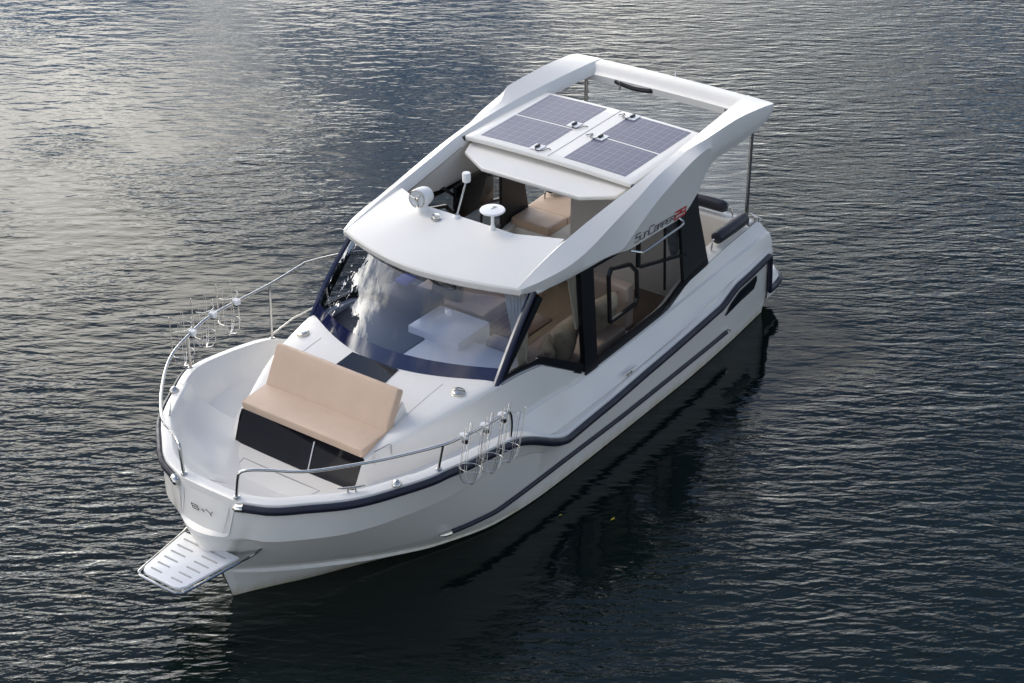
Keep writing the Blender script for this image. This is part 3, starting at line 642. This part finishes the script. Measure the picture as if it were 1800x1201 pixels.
def strokes(mb, ch, org, ux, uy, w, h, th, nrm):
    for pl in GL[ch]:
        pts = [org+ux*(p[0]*w)+uy*(p[1]*h) for p in pl]
        for a, b in zip(pts, pts[1:]):
            t = (b-a).normalized(); n = nrm.cross(t)*(th/2); t = t*(th/2)
            q = [a-t+n, b+t+n, b+t-n, a-t-n]; mb.add(q+[p-nrm*.004 for p in q], [(0, 1, 2, 3), (0, 1, 5, 4), (1, 2, 6, 5), (2, 3, 7, 6), (3, 0, 4, 7)])
def roof_lettering():
    n = Vector((0, 1, 0)); ux = Vector((-1, 0, -.055)).normalized(); uy = Vector((-.22, 0, 1)).normalized()
    o = Vector((-.50, 1.271, 2.02)); mb = MB(); x = 0
    for i, ch in enumerate('SUNCAMPER'):
        h = .082 if ch in 'SC' else .052; w = .082 if ch in 'SC' else .062
        strokes(mb, ch, o+ux*x, ux, uy, w, h, .0062 if ch in 'SC' else .0055, n); x += w+.016
    mb.build('model_lettering', PRINT, roof, smooth=0)
    mb = MB(); x += .004
    for ch in '29': strokes(mb, ch, o+ux*x-uy*.005, ux, uy, .088, .078, .013, n); x += .112
    mb.build('model_number', RED, roof, smooth=0)
roof_lettering()
def stem_letters():
    n = Vector((.93, 0, -.25)).normalized(); ux = Vector((0, 1, 0)); uy = n.cross(ux)*-1
    uy = uy if uy.z > 0 else -uy
    mb = MB(); o = Vector((4.305, -.125, 1.045))
    strokes(mb, 'B', o, ux, uy, .075, .060, .0055, n); strokes(mb, 'Y', o+ux*.175, ux, uy, .075, .060, .0055, n)
    c = o+ux*.128+uy*.027; st = []
    for k in range(8):
        r = .034 if k % 2 == 0 else .009; a = k*math.pi/4+math.pi/2; st.append(c+ux*(r*.8*math.cos(a))+uy*(r*math.sin(a)))
    mb.add(st, [tuple(range(8))]); mb.build('stem_emblem', PRINT, hull_o, smooth=0)
stem_letters()

# ------------------------------------------------------------------ bow platform
def bow_platform():
    out = [(4.25, -.325), (4.80, -.245), (4.855, -.215), (4.875, -.16), (4.875, .16), (4.855, .215), (4.80, .245), (4.25, .325)]
    z0 = .68; root = MB().plate([(x, y, z0) for x, y in out], .03).build('bow_platform', PLASTIC, boat, bevel=.008, bseg=2)
    for c in (-1, 1):
        for i in range(6):
            x = 4.335+i*.092; hw = .097-.007*i; yc = c*(.15-.006*i)
            MB().box((x, yc, z0+.002), (.014, 2*hw, .006)).build('drain_slot', SILL, root)
    fr = [(4.02, -.40, .70), (4.12, -.385, .665), (4.25, -.352, .65), (4.80, -.272, .65), (4.885, -.232, .65), (4.905, -.16, .65), (4.905, .16, .65), (4.885, .232, .65), (4.80, .272, .65), (4.25, .352, .65), (4.12, .385, .665), (4.02, .40, .70)]
    MB().tube(smooth_path(fr, 4), .014, 8).build('platform_frame', STEEL, root)
    return root
bow_platform()

# ------------------------------------------------------------------ bow bench
def cushion(name, w, d, h, M4, m, parent, puff=.012, r=.02, n=10):
    """upholstered slab, w along y, d along x, h along z, with soft edges"""
    mb = MB(); seg = 4
    def shell(u, v):
        pass
    bm = bmesh.new(); bmesh.ops.create_cube(bm, size=1)
    for v in bm.verts: v.co = Vector((v.co.x*d, v.co.y*w, v.co.z*h))
    bmesh.ops.bevel(bm, geom=list(bm.edges), offset=r, segments=seg, affect='EDGES', profile=.6)
    bmesh.ops.subdivide_edges(bm, edges=[e for e in bm.edges if e.calc_length() > .12], cuts=n, use_grid_fill=True)
    for v in bm.verts:
        a = max(0, 1-(2*v.co.x/d)**2)*max(0, 1-(2*v.co.y/w)**2)
        v.co.z += math.copysign(puff*a**.4, v.co.z)+.0015*math.sin(v.co.y*31+v.co.x*9)*a
    me = bpy.data.meshes.new(name); bmesh.ops.recalc_face_normals(bm, faces=bm.faces); bm.to_mesh(me); bm.free(); me.materials.append(m); me.transform(M4)
    return fin(name, me, parent, 45)
seatM = Matrix.Translation((2.860, 0, 1.244)) @ Matrix.Rotation(R(3.5), 4, 'Y')
cushion('bench_seat', 1.44, .365, .078, seatM, BEIGE, boat)
backM = Matrix.Translation((2.578, 0, 1.440)) @ Matrix.Rotation(R(90-29), 4, 'Y')
cushion('bench_backrest', 1.44, .415, .085, backM, BEIGE, boat)
mb = MB()   # white moulded step under the bench and behind the backrest
mb.plate([(3.02, -.70, 1.205), (2.6, -.70, 1.22), (2.6, .70, 1.22), (3.02, .70, 1.205)][::-1], .06); mb.build('bench_base', GEL, boat, bevel=.01)
for s in (1, -1):
    MB().plate([(2.74, s*.705, 1.20), (2.50, s*.705, 1.20), (2.40, s*.705, 1.36), (2.44, s*.705, 1.47)], .02).build('bench_bracket', GEL, boat)
# small folded handle on the port deck edge by the bench
MB().tube([(2.965, .79, 1.12), (2.96, .79, 1.235), (2.95, .793, 1.248), (2.81, .845, 1.272), (2.80, .848, 1.262), (2.795, .848, 1.15)], .006, 6).build('step_handle', STEEL, boat)

# deck fittings
for s in (1, -1):
    v = MB(); v.lathe([(0, .034), (.052, .034), (.060, .028), (.062, .006), (.070, 0), (.070, -.02)], (1.93, s*.938, 1.388), (.05, s*.10, 1), 28); v.build('deck_vent', BRASS, boat, smooth=40)
    nl = MB(); nl.lathe([(.045, 0), (.045, .012), (.03, .03), (.012, .048), (.001, .05)], (3.298, s*1.318, 1.296), (0, 0, 1), 14); nl.build('navigation_light', STEEL, boat)
def cleat(c, ang, s=1.0):
    mb = MB(); M4 = Matrix.Translation(c) @ Matrix.Rotation(ang, 4, 'Z')
    for p in (-.035, .035): mb.tube([M4 @ Vector((p*s, 0, 0)), M4 @ Vector((p*.8*s, 0, .045*s))], .010*s, 8)
    mb.tube([M4 @ Vector((q*s, 0, z*s)) for q, z in ((-.12, .056), (-.07, .05), (0, .047), (.07, .05), (.12, .056))], [.005*s, .010*s, .011*s, .010*s, .005*s], 8)
    return mb.build('cleat', STEEL, boat)
for s in (1, -1):
    cleat((3.60, s*1.075, 1.288), R(-42*s)); cleat((-.29, s*1.385, .665), 0); cleat((-3.20, s*1.165, 1.155), R(70*s))

# ------------------------------------------------------------------ bow rails
def rails():
    P_ = [(4.20, .31, 1.27), (4.19, .335, 1.46), (4.175, .36, 1.525), (4.12, .43, 1.545), (4.03, .56, 1.545), (3.86, .83, 1.545), (3.49, 1.14, 1.55), (3.25, 1.31, 1.555), (2.9, 1.515, 1.562), (2.65, 1.55, 1.535), (2.38, 1.56, 1.497), (2.10, 1.56, 1.472), (2.01, 1.555, 1.455), (1.965, 1.55, 1.40), (1.945, 1.545, 1.28), (1.93, 1.52, 1.13)]
    S_ = [(4.20, -.31, 1.27), (4.19, -.335, 1.46), (4.165, -.37, 1.53), (4.07, -.56, 1.55), (3.99, -.735, 1.55), (3.73, -1.02, 1.55), (3.38, -1.315, 1.555), (3.12, -1.47, 1.57), (2.87, -1.53, 1.605), (2.5, -1.55, 1.67), (1.73, -1.53, 1.665), (1.30, -1.50, 1.70), (1.20, -1.495, 1.70), (.75, -1.46, 1.61), (.35, -1.44, 1.48), (.25, -1.43, 1.40), (.22, -1.42, .66)]
    for pts, st in ((P_, [((2.9, 1.515, 1.56), (2.92, 1.475, 1.305))]), (S_, [((2.87, -1.53, 1.60), (2.92, -1.475, 1.305)), ((1.73, -1.53, 1.665), (1.80, -1.485, 1.10))])):
        r_ = MB().tube(smooth_path(pts, 6), .0145, 10).build('bow_rail', STEEL, boat)
        for a, b in st:
            MB().tube([a, b], .013, 8).build('stanchion', STEEL, r_); MB().lathe([(.03, 0), (.03, .008), (.015, .012)], (b[0], b[1], b[2]), seg=14).build('rail_foot', STEEL, r_)
        e = pts[0]; MB().lathe([(.03, 0), (.03, .008), (.015, .012)], (e[0], e[1], e[2]-.004), seg=14).build('rail_foot', STEEL, r_)
        if pts is S_: MB().tube([(1.80, -1.49, 1.14), (1.5, -1.48, 1.19), (1.1, -1.45, 1.20), (.6, -1.44, 1.15)], .008, 8).build('lower_rail', STEEL, r_)
rails()
# stern pad cushions on their tubes
def pad(a, b, r=.072):
    a, b = Vector(a), Vector(b); d = (b-a).normalized(); ends = [a-d*.06, b+d*.06]
    mb = MB(); prof = [0, .02, .04, .5, .96, .98, 1]; rad = [r*.75, r*.95, r, r*1.02, r, r*.95, r*.75]
    mb.tube([a.lerp(b, t) for t in prof], rad, 16); p = mb.build('pad_roll', VINYL, boat, smooth=50)
    for e, q in zip(ends, (a, b)):
        MB().tube(smooth_path([q, e, e+Vector((0, 0, -.05))+(e-q)*.3, e+Vector((0, 0, -.14))+(e-q)*.5], 4), .010, 8).build('pad_rail', STEEL, p)
pad((-2.43, 1.095, 1.235), (-3.02, 1.11, 1.245)); pad((-3.16, -.85, 1.24), (-3.16, .80, 1.24))
pad((-2.43, -1.095, 1.235), (-3.02, -1.11, 1.245))

# ------------------------------------------------------------------ roof fittings
sl = MB(); sl.lathe([(.065, 0), (.06, .012), (.045, .03), (.043, .10)], (.575, -.505, 2.30), seg=20)
ax_ = Vector((.80, .06, .10)).normalized(); c0 = Vector((.575, -.505, 2.44))
sl.lathe([(.001, -.10), (.045, -.092), (.075, -.065), (.088, -.02), (.09, .03), (.088, .085), (.082, .092)], c0, ax_, 28)
sl.v = [tuple(Vector((.575, -.505, 2.30))+(Vector(p)-Vector((.575, -.505, 2.30)))*1.08) for p in sl.v]; c0 = Vector((.575, -.505, 2.30))+(c0-Vector((.575, -.505, 2.30)))*1.08; slo = sl.build('searchlight', PLASTIC, boat, smooth=50)
MB().lathe([(.087, .1005), (.05, .099), (.001, .1005)], c0, ax_, 24).build('lamp_lens', LENS, slo)
lr = MB(); q = Vector((0, 0, 1)).rotation_difference(ax_)
lr.tube([c0+q @ Vector((.088*math.cos(a), .088*math.sin(a), .103)) for a in np.linspace(0, 2*math.pi, 25)[:-1]], .006, 6, closed=True); lr.build('lamp_rim', STEEL, slo)
lb = MB()
for a in (R(20), R(140), R(260)): lb.tube([c0+q @ Vector((0, 0, .107)), c0+q @ Vector((.087*math.cos(a), .087*math.sin(a), .104))], .005, 6)
lb.lathe([(.02, .102), (.02, .112), (.001, .114)], c0, ax_, 12); lb.build('lamp_guard', STEEL, slo)
MB().lathe([(.048, 0), (.05, .012), (.034, .018), (.03, .03), (.038, .036), (.036, .046), (.001, .05)], (.665, -.275, 2.305), seg=20).build('horn_button', STEEL, boat)
ms = MB(); ms.lathe([(.04, 0), (.035, .02), (.02, .04)], (.545, -.115, 2.315), seg=16); mo = ms.build('mast_light', PLASTIC, boat)
MB().tube([(.545, -.115, 2.34), (.40, -.105, 2.655)], .010, 8).build('mast_pole', STEEL, mo)
MB().lathe([(.001, -.03), (.038, -.03), (.041, -.02), (.041, .055), (.036, .062), (.001, .064)], (.395, -.105, 2.68), seg=20).build('mast_lamp', PLASTIC, mo)
ra = MB(); ra.lathe([(.03, 0), (.026, .02), (.016, .06), (.016, .19)], (.545, .315, 2.315), seg=16); rao = ra.build('satellite_dome', PLASTIC, boat)
MB().lathe([(.001, .175), (.06, .18), (.118, .195), (.124, .205), (.118, .215), (.05, .222), (.001, .224)], (.545, .315, 2.315), seg=32).build('dome_disc', PLASTIC, rao)
MB().plate([(.50, .30, 2.545), (.57, .315, 2.541), (.50, .335, 2.545)], .004).build('dome_mark', SILL, rao)

# ------------------------------------------------------------------ cabin inside
def slab(name, c, d, m, parent=boat, bevel=.01): return MB().box(c, d).build(name, m, parent, bevel=bevel)
slab('dash_shelf', (1.42, .50, 1.27), (.95, 1.06, .05), LINER); DASH = mat('dark_dash', (0.035, 0.036, 0.05), 0.5, bump=.2, bscale=150); slab('helm_dash', (1.40, -.54, 1.28), (1.0, 1.0, .05), DASH)
slab('dash_box', (.93, .06, 1.23), (.52, .62, .30), GEL, bevel=.02); slab('dash_side', (.95, .55, 1.12), (.6, .42, .20), GEL, bevel=.03)
slab('helm_console', (.75, -.55, 1.3), (.35, .6, .32), MATTEBLACK, bevel=.04)
wh = MB(); wc = Vector((.52, -.36, 1.55)); wq = Vector((0, 0, 1)).rotation_difference(Vector((-.8, 0, .6)))
wh.tube([wc+wq @ Vector((.17*math.cos(a), .17*math.sin(a), 0)) for a in np.linspace(0, 2*math.pi, 25)[:-1]], .014, 8, closed=True)
for a in (0, 2.1, 4.2): wh.tube([wc, wc+wq @ Vector((.17*math.cos(a), .17*math.sin(a), 0))], .009, 6)
wh.build('steering_wheel', MATTEBLACK, boat)
# sofa along the port side, helm seat, galley
slab('sofa_base', (.1, .80, .66), (1.7, .62, .40), LINER); cushion('sofa_seat', .60, 1.6, .12, Matrix.Translation((.15, .80, .90)), TAUPE, boat)
cushion('sofa_backrest', .60, .14, .46, Matrix.Translation((-.72, .80, 1.16)), TAUPE, boat)
cushion('sofa_end_backrest', .60, .14, .46, Matrix.Translation((.86, .80, 1.12)), TAUPE, boat)
cushion('helm_seat', .95, .5, .14, Matrix.Translation((-.05, -.55, 1.02)), BEIGE, boat); cushion('helm_backrest', .95, .12, .5, Matrix.Translation((-.30, -.55, 1.28)), BEIGE, boat); slab('helm_seat_base', (-.05, -.55, .7), (.5, .9, .5), LINER)
slab('cabin_table', (.15, .25, 1.02), (.8, .45, .03), WOOD)
slab('galley_unit', (-1.25, .86, .66), (.7, .46, .40), WOOD)
slab('starboard_unit', (-.95, -.95, .66), (1.2, .34, .42), LINER)
# aft bulkhead with dark door and the cockpit seat behind it
slab('bulkhead_port', (-1.93, .33, 1.22), (.04, 1.56, 1.55), LINER); slab('bulkhead_sill', (-1.93, -.75, .62), (.04, .6, .34), LINER)
slab('cockpit_seat_base', (-2.18, -.88, .77), (.88, .52, .52), GEL, bevel=.02)
cushion('cockpit_seat_cushion', .52, .36, .09, Matrix.Translation((-1.93, -.88, 1.08)), BEIGE, boat); cushion('cockpit_sunpad', .56, .56, .09, Matrix.Translation((-2.40, -.90, 1.085)) @ Matrix.Rotation(R(3), 4, 'Y'), BEIGE, boat)
MB().box((-1.66, -.63, .92), (.02, .03, .10)).build('seat_latch', MATTEBLACK, boat, bevel=.004)
# headliner sides below the roof beams
for s in (1, -1):
    rows = [[(x, s*(T.at(x)[1]-.07), T.at(x)[2]-.10), (x, s*1.06, B.at(x)[2]+.03), (x, s*1.13, B.at(x)[2]-.01)] for x in np.linspace(.95, -1.9, 30)]
    MB().grid(rows).build('headliner', LINER, boat)

def ext(o, label, cat, group=None): return tag(o, label, cat, group)
# television on its arm
tv = empty('television', (-.72, -1.0, 1.70)); ext(tv, 'black flat television on folding arm inside the open roof hatch', 'television')
def child(o, parent):
    o.parent = parent; o.matrix_parent_inverse = Matrix.Translation(-parent.location); return o
def cmk(mb, name, m, parent, **k): return child(mb.build(name, m, None, **k), parent)
cmk(MB().box((-.80, -.93, 1.84), (.66, .035, .40)), 'screen', SCREEN, tv, bevel=.006)
cmk(MB().tube([(-.55, -.96, 1.88), (-.45, -1.06, 2.00), (-.30, -1.10, 2.03)], .018, 8), 'arm', MATTEBLACK, tv)
cmk(MB().box((-.28, -1.115, 2.03), (.10, .02, .16)), 'wall_plate', MATTEBLACK, tv, bevel=.004)
# curtains
def curtain(path_top, path_bot, m, label, tie=.5, amp=.018, nf=9):
    a0, a1 = Vector(path_top[0]), Vector(path_top[1]); b0, b1 = Vector(path_bot[0]), Vector(path_bot[1])
    d = (a1-a0).normalized(); n = d.cross(Vector((0, 0, 1))).normalized(); rows = []
    for t in np.linspace(0, 1, 22):
        p0, p1 = a0.lerp(b0, t), a1.lerp(b1, t); g = 1-.0*t
        rows.append([p0.lerp(p1, u)+n*(amp*math.sin(2*math.pi*nf*u+.7*math.sin(5*t))*(1-.35*t)) for u in np.linspace(0, 1, 8*nf)])
    o = MB().grid(rows).build('curtain', m, None, smooth=80)
    return tag(o, label, 'curtain')
curtain([(1.02, .78, 2.06), (.92, 1.03, 2.04)], [(1.12, 1.03, 1.32), (1.07, 1.085, 1.32)], CURTAIN, 'cream gathered curtain at the port corner of the windscreen', nf=7)
curtain([(.42, 1.08, 2.02), (.27, 1.09, 2.0)], [(.27, 1.10, 1.35), (.23, 1.10, 1.35)], CURTAIN, 'narrow cream curtain beside the black window pillar', nf=4)
curtain([(-1.30, 1.08, 1.90), (-1.62, 1.08, 1.88)], [(-1.50, 1.10, 1.40), (-1.64, 1.10, 1.40)], GREYCURT, 'grey curtain tied back in the aft side window', nf=6)
curtain([(-1.6, .52, 2.1), (-1.75, .62, 2.1)], [(-1.6, .55, 1.5), (-1.75, .62, 1.5)], WOOD, 'brown curtain glimpsed under the sliding roof hatch', nf=4)
# pillows
def pillow(c, eul, size, label):
    n = 14; mb = MB(); rows_t, rows_b = [], []
    for i in range(n+1):
        rt, rb = [], []
        for j in range(n+1):
            u, v = 2*i/n-1, 2*j/n-1; th = .5*size[2]*max(0, (1-u**4)*(1-v**4))**.5
            pin = 1-.10*(1-abs(u))*abs(v)**3*0; k = 1-.09*(1-u*u)*v*v-.09*(1-v*v)*u*u*0
            x, y = u*size[0]/2*(1-.10*(1-v*v)*0-.08*(1-abs(v))), v*size[1]/2*(1-.08*(1-abs(u)))
            wr = .006*math.sin(9*u+4*v)*math.sin(7*v-3*u)
            rt.append((x, y, th+wr*(th > .01))); rb.append((x, y, -th+wr*(th > .01)))
        rows_t.append(rt); rows_b.append(rb)
    mb.grid(rows_t).grid(rows_b); o = mb.build('pillow', KHAKI, None, smooth=80); o.location = c; o.rotation_euler = eul
    return tag(o, label, 'pillow', 'pillows on the cabin sofa')
pillow((.30, .98, 1.17), (R(80), 0, R(12)), (.42, .44, .20), 'large khaki pillow leaning by the black window pillar')
pillow((.52, .92, 1.11), (R(74), R(6), R(38)), (.36, .34, .14), 'smaller khaki pillow in front of the large one')
pillow((-.42, .95, 1.17), (R(78), 0, R(-8)), (.40, .40, .18), 'grey brown pillow low behind the main side window')
pillow((.05, -.62, 1.24), (R(70), 0, R(92)), (.40, .38, .15), 'beige pillow on the helm seat behind the windscreen')
# books / red magazine by the window on the starboard side
o = MB().box((-.15, -.98, 1.28), (.26, .10, .03)).box((-.15, -.98, 1.315), (.22, .09, .025)).build('red_magazine', RED, None, bevel=.003); tag(o, 'red magazine on the shelf below the hatch edge', 'magazine')
o = MB().box((.62, -.72, 1.49), (.18, .16, .05)).build('blue_block', BLUE, None, bevel=.02); tag(o, 'blue block on the black helm console behind the windscreen', 'cloth')  # small bevelled box in plain matt blue on top of the console

# ------------------------------------------------------------------ wire fender baskets clamped to the rails
def basket(base, s, label, tilt, yawz):
    """base = point on the rail, s = +1 port / -1 starboard (hangs outboard)"""
    root = empty('fender_basket', base); tag(root, label, 'fender basket', 'wire fender baskets on the bow rails')
    rr = .105; cx = Vector((0, .125, 0)); h0, h1 = .06, -.30
    M4 = Matrix.Translation(base) @ Matrix.Rotation(yawz, 4, 'Z') @ Matrix.Scale(s, 4, (0, 1, 0)) @ Matrix.Rotation(tilt, 4, 'Y')
    def put(mb, name, m): return child(mb.build(name, m, None, smooth=60), root)
    put(MB().tube([M4 @ (cx+Vector((rr*math.cos(a), rr*math.sin(a), h1+.05))) for a in np.linspace(0, 2*math.pi, 21)[:-1]], .0028, 5, closed=True), 'hoop', WIRE)
    put(MB().tube([M4 @ (cx+Vector((rr*math.cos(a), rr*math.sin(a), h0-.02))) for a in np.linspace(math.pi*1.02, math.pi*1.98, 12)], .0028, 5), 'half_hoop', WIRE)
    for k in range(4):
        a = math.pi/4+k*math.pi/2+.3; g = .10
        p = lambda q, z, f=1.0: M4 @ (cx+Vector((rr*f*math.cos(q), rr*f*math.sin(q), z)))
        top = h0+.07
        pts = [p(a+math.pi, h1-.10, .25), p(a-g, h1-.085, .55), p(a-g, h1-.03, .9), p(a-g, h1+.05), p(a-g, top-.03), p(a-g*.5, top), p(a+g*.5, top), p(a+g, top-.03), p(a+g, h1+.05), p(a+g, h1-.03, .9), p(a+g, h1-.085, .55), p(a+math.pi, h1-.10, .25)]
        put(MB().tube(pts, .0026, 5), 'upright', WIRE)
    cl = MB().box((0, 0, 0), (.055, .06, .05)); cl.v = [tuple(M4 @ Vector(v)) for v in cl.v]; put(cl, 'clamp', PLASTIC)
    kn = MB().lathe([(.001, -.02), (.02, -.02), (.02, .02), (.001, .02)], (0, 0, 0), (0, 1, 0), 10); kn.v = [tuple(M4 @ (Vector(v)+Vector((-.01, .02, -.045)))) for v in kn.v]; put(kn, 'clamp_knob', MATTEBLACK)
basket((2.66, 1.55, 1.535), 1, 'wire fender basket nearest the bow on the port rail', R(-14), R(0))
basket((2.37, 1.56, 1.495), 1, 'middle wire fender basket on the port rail', R(-14), R(-2))
basket((2.11, 1.56, 1.472), 1, 'wire fender basket at the aft end of the port rail', R(-14), R(-4))
basket((2.80, -1.535, 1.615), -1, 'wire fender basket nearest the bow on the starboard rail', R(0), R(10))
basket((2.50, -1.55, 1.67), -1, 'middle wire fender basket on the starboard rail', R(0), R(4))
basket((2.20, -1.53, 1.68), -1, 'wire fender basket farthest aft on the starboard rail', R(0), R(-3))

# floating leaves
def leaf(x, y, r, label):
    mb = MB(); k = 8
    mb.add([(x+r*math.cos(2*math.pi*i/k)*(1.5 if i % 4 == 0 else 1), y+r*.6*math.sin(2*math.pi*i/k), .012+.004*math.sin(i*2)) for i in range(k)], [tuple(range(k))]); o = mb.build('floating_leaf', LEAF, None, smooth=0)
    tag(o, label, 'leaf', 'leaves floating beside the hull')
leaf(1.11, 2.116, .022, 'yellow leaf floating beside the port side')
leaf(1.344, 1.677, .014, 'small pale leaf floating nearest the hull')

# ------------------------------------------------------------------ wooded bank mirrored in the windscreen
def wood():
    me = bpy.data.meshes.new('far_wood'); V, Fc = [], []; r3 = np.random.default_rng(3)
    for i in range(17):
        x = 1+i*2.9+r3.normal(0, .6); y = -36+i*.55+r3.normal(0, 1.5); h = 13+r3.random()*5
        k = len(V)
        for a in range(6): V.append((x+.25*math.cos(a), y+.25*math.sin(a), 0)); 
        for a in range(6): V.append((x+.1*math.cos(a), y+.1*math.sin(a), h*.8))
        Fc += [(k+a, k+(a+1) % 6, k+6+(a+1) % 6, k+6+a) for a in range(6)]
        for c in range(26):
            zc_ = h*(.12+.86*r3.random()); w = 2.6*(1-(zc_/h)**2.2)+.5; cx_, cy_ = x+r3.normal(0, w*.5), y+r3.normal(0, w*.4)
            for q in range(46):
                p = np.array([cx_, cy_, zc_])+r3.normal(0, .55, 3); u = r3.normal(0, 1, 3); u /= np.linalg.norm(u); v = np.cross(u, r3.normal(0, 1, 3)); v /= np.linalg.norm(v); sz = .40+.25*r3.random()
                k = len(V); V += [tuple(p+u*sz), tuple(p+v*sz*.6), tuple(p-u*sz), tuple(p-v*sz*.6)]; Fc.append((k, k+1, k+2, k+3))
    me.from_pydata(V, [], Fc); me.materials.append(mat('dark_foliage', (0.045, 0.065, 0.022), 0.7, noise=.5, nscale=.5))
    o = link(bpy.data.objects.new('far_wood', me)); tag(o, 'dark wood on the far bank mirrored in the windscreen', 'wood', kind='stuff')
wood()
# joints beside the stem plate, deck creases, cushion piping
for sg in (1, -1):
    MB().tube([(4.242, sg*.318, 1.19), (4.272, sg*.303, 1.06), (4.303, sg*.284, .925)], .0035, 5).build('stem_joint', CREASE, hull_o)
    MB().tube([(4.250, sg*.262, 1.17), (4.288, sg*.25, 1.05), (4.328, sg*.235, .93)], .003, 5).build('stem_joint', CREASE, hull_o)
    cr = [(x, sg*(.735+.0*x), float(ztop(x))+.012-(float(ztop(x))+.012-C6.at(x)[2])*(1-.90-.10*max(0, (.75-.735/C6.at(x)[1]))/.75)+.001) for x in np.linspace(1.90, 2.62, 12)]
    MB().tube(cr, .0035, 5).build('deck_crease', CREASE, boat)
def piping(M4, w, d, h, name):
    r = .016; x, y = d/2-r*.35, w/2-r*.35
    for zz_ in (1, -1):
        pts = [(x, -y+.02), (x, y-.02), (x-.006, y-.006), (x-.02, y), (-x+.02, y), (-x+.006, y-.006), (-x, y-.02), (-x, -y+.02), (-x+.006, -y+.006), (-x+.02, -y), (x-.02, -y), (x-.006, -y+.006)]
        MB().tube([M4 @ Vector((a, b, zz_*(h/2-r*.18))) for a, b in pts], .0042, 6, closed=True).build(name, BEIGE, boat)
piping(seatM, 1.44, .365, .078, 'seat_piping'); piping(backM, 1.44, .415, .085, 'backrest_piping')
def vinyl():
    m = bpy.data.materials.new('clear_vinyl'); m.use_nodes = True; t = m.node_tree; t.nodes.clear()
    out = N(t, 'ShaderNodeOutputMaterial'); m1 = N(t, 'ShaderNodeMixShader'); m2 = N(t, 'ShaderNodeMixShader'); tr = N(t, 'ShaderNodeBsdfTransparent'); tl = N(t, 'ShaderNodeBsdfTranslucent'); gl = N(t, 'ShaderNodeBsdfGlossy')
    tl.inputs[0].default_value = (.85, .88, .9, 1); gl.inputs['Roughness'].default_value = .05; m1.inputs[0].default_value = .26; m2.inputs[0].default_value = .06
    t.links.new(tr.outputs[0], m1.inputs[1]); t.links.new(tl.outputs[0], m1.inputs[2]); t.links.new(m1.outputs[0], m2.inputs[1]); t.links.new(gl.outputs[0], m2.inputs[2]); t.links.new(m2.outputs[0], out.inputs[0])
    rows = [[(-3.15-.012*math.sin(5*y+3*z)-.01*math.sin(11*y), y, z) for y in np.linspace(-1.06, 1.06, 40)] for z in np.linspace(1.16, 2.42, 20)]
    MB().grid(rows).build('rear_clear_screen', m, boat, smooth=80)
vinyl()
